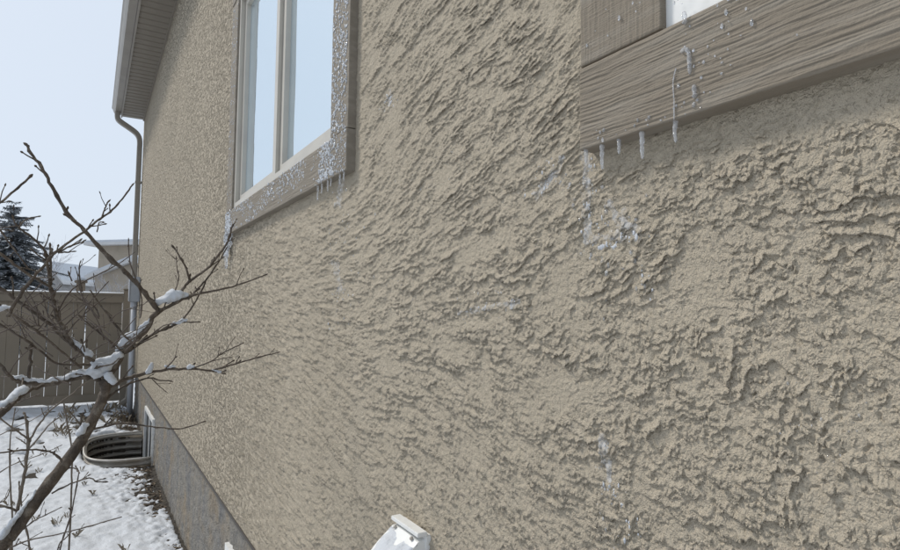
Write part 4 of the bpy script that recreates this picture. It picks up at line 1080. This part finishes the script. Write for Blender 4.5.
for _ in range(45):
    y = random.uniform(2.2, 9.5); x = -random.uniform(0.1, 1.0) ** 1.2 - 0.1
    if (x / 0.66) ** 2 + ((y - YC) / (YR + 0.06)) ** 2 < 1: continue
    for _k in range(random.randint(3, 9)):
        xx, yy = x + random.gauss(0, 0.012), y + random.gauss(0, 0.012); blade(xx, yy, snow_at(xx, yy), random.uniform(0.02, 0.07))
for _ in range(30):
    y = random.uniform(8.6, 10.4); x = -random.uniform(0.1, 0.9)
    if (x / 0.66) ** 2 + ((y - YC) / (YR + 0.06)) ** 2 < 1: continue
    for _k in range(random.randint(4, 10)):
        xx, yy = x + random.gauss(0, 0.03), y + random.gauss(0, 0.03); blade(xx, yy, snow_at(xx, yy), random.uniform(0.05, 0.16))
me = bpy.data.meshes.new('dry_grass'); me.from_pydata(V, [], F); me.update()
M['straw'] = mat('dry_straw', (0.20, 0.165, 0.12), 0.85, None, [(25, (0.28, 0.24, 0.18), 0.4, 0.7)])
gr = link('dry_grass', me, M['straw']); tag(gr, 'dry grass blades poking through the thin snow', 'grass', None, 'stuff')

# ==================================================================
#  BEYOND THE FENCE
# ==================================================================
def spruce(u, v_top, fw, half_px, label, seed):
    random.seed(seed)
    top = P(u, v_top, fw); H = top.z; R0 = half_px * fw / FPX * 1.75
    t = empty('spruce_tree', (top.x, top.y, 0)); tag(t, label, 'tree')
    bm = bmesh.new(); frame_tube(bm, [Vector((top.x, top.y, H * i / 8 - 0.05)) for i in range(9)], [0.16 * (1 - i / 8.4) + 0.012 for i in range(9)], 8)
    obj('trunk', bm, M['bark'], t, True)
    V = []; F = []; SV = []; SF = []; LV = []; LF = []
    def tri(VV, FF, a, b, c): k = len(VV); VV.extend([a[:], b[:], c[:]]); FF.append((k, k + 1, k + 2))
    z = 0.5
    while z < H - 0.06:
        q = 1 - z / H; R_ = R0 * (q ** 0.85) * random.uniform(0.85, 1.12) + 0.10; nb_ = max(6, int(6 + 9 * q))
        for b_ in range(nb_):
            a = random.uniform(0, 6.28); L = R_ * random.uniform(0.55, 1.18); d_ = Vector((math.cos(a), math.sin(a), 0)); sd = Vector((-d_.y, d_.x, 0))
            up = 0.38 if q < 0.2 else 0.05
            o_ = Vector((top.x, top.y, z + random.uniform(-0.14, 0.14))); ns = max(5, int(L / 0.055))
            prev = o_
            for i in range(1, ns + 1):
                s_ = i / ns; p = o_ + d_ * L * s_ + Vector((0, 0, L * (up * s_ - 0.42 * s_ * s_ + 0.16 * s_ ** 4))) 
                wdt = 0.20 * (1 - 0.75 * s_) * min(1, L) + 0.03
                for sgn in (-1, 1):
                    for rep in range(2):
                        tip = p + sd * sgn * wdt * random.uniform(0.5, 1.2) + d_ * wdt * random.uniform(0.3, 0.9) + Vector((0, 0, random.uniform(-0.11, 0.02)))
                        tri(V, F, p - d_ * 0.05 + Vector((0, 0, 0.012)), p + Vector((0, 0, -0.022)), tip)
                        if random.random() < 0.55: tri(SV, SF, p - d_ * 0.05 + Vector((0, 0, 0.03)), p + Vector((0, 0, -0.004)), tip + Vector((0, 0, 0.02)))
                    if random.random() < 0.95:
                        tip = p + sd * sgn * wdt * 0.95 + d_ * wdt * 0.3 + Vector((0, 0, 0.005)); upv = Vector((0, 0, 0.028))
                        tri(SV, SF, p - d_ * 0.06 + upv, p + d_ * 0.05 + upv, tip + upv * 0.6)
                tri(LV, LF, prev, prev + Vector((0, 0, -0.02)), p); prev = p
        z += 0.09 + 0.08 * q
    for nm, VV, FF, mm in (('crown', V, F, 'needle'), ('limbs', LV, LF, 'bark'), ('snow_dusting', SV, SF, 'snow')):
        me = bpy.data.meshes.new(nm); me.from_pydata([tuple(v) for v in VV], [], FF); me.update(); link(nm, me, M[mm], t)
spruce(14, 203, 21, 48, 'snow-dusted spruce tree beyond the fence at the left edge', 5)
random.seed(99)

def bare_far(u, v_top, fw, label, spread, seed, mt='dry_twig', multi=1, name='frosted_tree'):
    random.seed(seed)
    top = P(u, v_top, fw); H = top.z; t = empty(name, (top.x, top.y, 0)); tag(t, label, 'tree' if name != 'frosted_shrub' else 'shrub')
    tb_ = bmesh.new(); bm = bmesh.new()
    def rec(b, p, d, L, r, lev):
        q = p + d * L; mid = p.lerp(q, .5) + Vector((random.gauss(0, 1), random.gauss(0, 1), 0)) * L * .05
        frame_tube(b, [p, mid, q], [r, r * .85, r * .7], 4 if lev else 6, True)
        if lev >= 4: return
        for k in range(3 if lev < 3 else 4):
            ax = d.orthogonal().normalized(); ax.rotate(Matrix.Rotation(random.uniform(0, 6.28), 3, d))
            nd_ = d.copy(); nd_.rotate(Matrix.Rotation(random.uniform(0.25, 0.75) * spread, 3, ax)); nd_.z += 0.12; nd_.normalize()
            rec(bm, p.lerp(q, random.uniform(.55, 1)), nd_, L * random.uniform(.55, .8), r * .55, lev + 1)
    for k in range(multi):
        d = Vector((random.gauss(0, .25) * (multi > 1), random.gauss(0, .25) * (multi > 1), 1)).normalized()
        rec(tb_, Vector((top.x + random.gauss(0, .1) * (multi > 1), top.y, -0.05)), d, H * 0.50, 0.009 * H, 0)
    obj('trunk', tb_, M[mt], t, True); obj('crown', bm, M[mt], t, True)
M['frost_twig'] = mat('frosted_twig', (0.42, 0.42, 0.44), 0.9, None, [(8, (0.26, 0.25, 0.25), 0.4, 0.65)])
bare_far(46, 243, 34, 'pale frosted bare tree just right of the spruce', 1.0, 3, 'frost_twig')
bare_far(113, 272, 20, 'frosted round shrub showing above the fence beside the house corner', 1.25, 4, 'frost_twig', 4, 'frosted_shrub')
bare_far(95, 279, 21, 'smaller frosted shrub above the fence left of the round one', 1.25, 8, 'frost_twig', 3, 'frosted_shrub')
random.seed(100)

def gable_house(u0, u1, v_eave, v_ridge, fw, depth, label, wallm, over=0.45, name='neighbour_house', windows=()):
    a = P(u0, v_eave, fw); b = P(u1, v_eave, fw); ze = a.z
    ridge = P((u0 + u1) / 2, v_ridge, fw).z
    ex = (b - a); ex.z = 0; W = ex.length; ex.normalize(); ey = Vector((-ex.y, ex.x, 0)); org = Vector((a.x, a.y, 0))
    h = empty(name, (org.x, org.y, 0)); tag(h, label, 'house')
    def T(x, y, z): return org + ex * x + ey * y + Vector((0, 0, z))
    def prism(nm, pts, y0, y1, mt, par):
        bm = bmesh.new(); r1 = [bm.verts.new(T(x, y0, z)) for x, z in pts]; r2 = [bm.verts.new(T(x, y1, z)) for x, z in pts]; n = len(pts)
        for k in range(n): bm.faces.new((r1[k], r1[(k + 1) % n], r2[(k + 1) % n], r2[k]))
        bm.faces.new(r1[::-1]); bm.faces.new(r2); bmesh.ops.recalc_face_normals(bm, faces=bm.faces); return obj(nm, bm, mt, par)
    sl_ = (ridge - ze) / (W / 2)
    prism('wall', [(0, -0.3), (W, -0.3), (W, ze), (W / 2, ridge - 0.02), (0, ze)], 0, depth, wallm, h)
    lo_ = ze - over * sl_
    prism('roof', [(-over, lo_), (W / 2, ridge), (W + over, lo_), (W + over, lo_ + 0.16), (W / 2, ridge + 0.17), (-over, lo_ + 0.16)], -over, depth + over, M['fascia'], h)
    prism('roof_snow', [(-over + 0.03, lo_ + 0.165), (W / 2, ridge + 0.175), (W + over - 0.03, lo_ + 0.165), (W + over - 0.1, lo_ + 0.27), (W / 2, ridge + 0.30), (-over + 0.1, lo_ + 0.27)], -over + 0.04, depth + over - 0.04, M['snow'], h)
    for (x0, x1, za, zb) in windows:
        wn = prism('window', [(x0, za), (x1, za), (x1, zb), (x0, zb)], -0.05, -0.002, M['fascia'], h)
        pn_ = prism('pane', [(x0 + .08, za + .08), (x1 - .08, za + .08), (x1 - .08, zb - .08), (x0 + .08, zb - .08)], -0.07, -0.052, M['dark_glass'], None); pn_.parent = wn
    return h
gable_house(99, 190, 246, 245.2, 34, 9, 'tall beige neighbour house with white eaves beyond the fence', M['housewall'], 0.55, windows=((2.6, 3.6, 3.2, 4.3),))
gable_house(95, 175, 277, 261.5, 27, 6, 'low garage with a snowy sloping roof in front of the tall beige house', M['housewall'], 0.3, 'neighbour_garage')
gable_house(38, 62, 279, 265, 48, 7, 'small distant house with a snowy gable roof behind the bare branches', M['housewall2'], 0.35, 'distant_house', ((0.5, 1.2, 1.4, 2.4),))
gable_house(62, 96, 286, 279, 55, 8, 'low distant house with a long white roof above the fence', M['housewall'], 0.35, 'distant_house')
# a wooden gate post with a snow cap further off
pp = P(81, 283, 17)
gp_ = empty('gate_post', (pp.x, pp.y, 0)); tag(gp_, 'brown wooden post with a snow cap just beyond the fence', 'post')
boxobj('post_shaft', pp.x - 0.11, pp.x + 0.11, pp.y - 0.11, pp.y + 0.11, -0.05, pp.z, M['brownpost'], gp_, 0.01)
boxobj('post_cap', pp.x - 0.16, pp.x + 0.16, pp.y - 0.16, pp.y + 0.16, pp.z + 0.002, pp.z + 0.07, M['brownpost'], gp_, 0.015)
cs = boxobj('snow_cushion', pp.x - 0.15, pp.x + 0.15, pp.y - 0.15, pp.y + 0.15, pp.z + 0.072, pp.z + 0.16, M['snowclump'], None, 0.04)
tag(cs, 'snow cushion on top of the brown wooden post', 'snow')
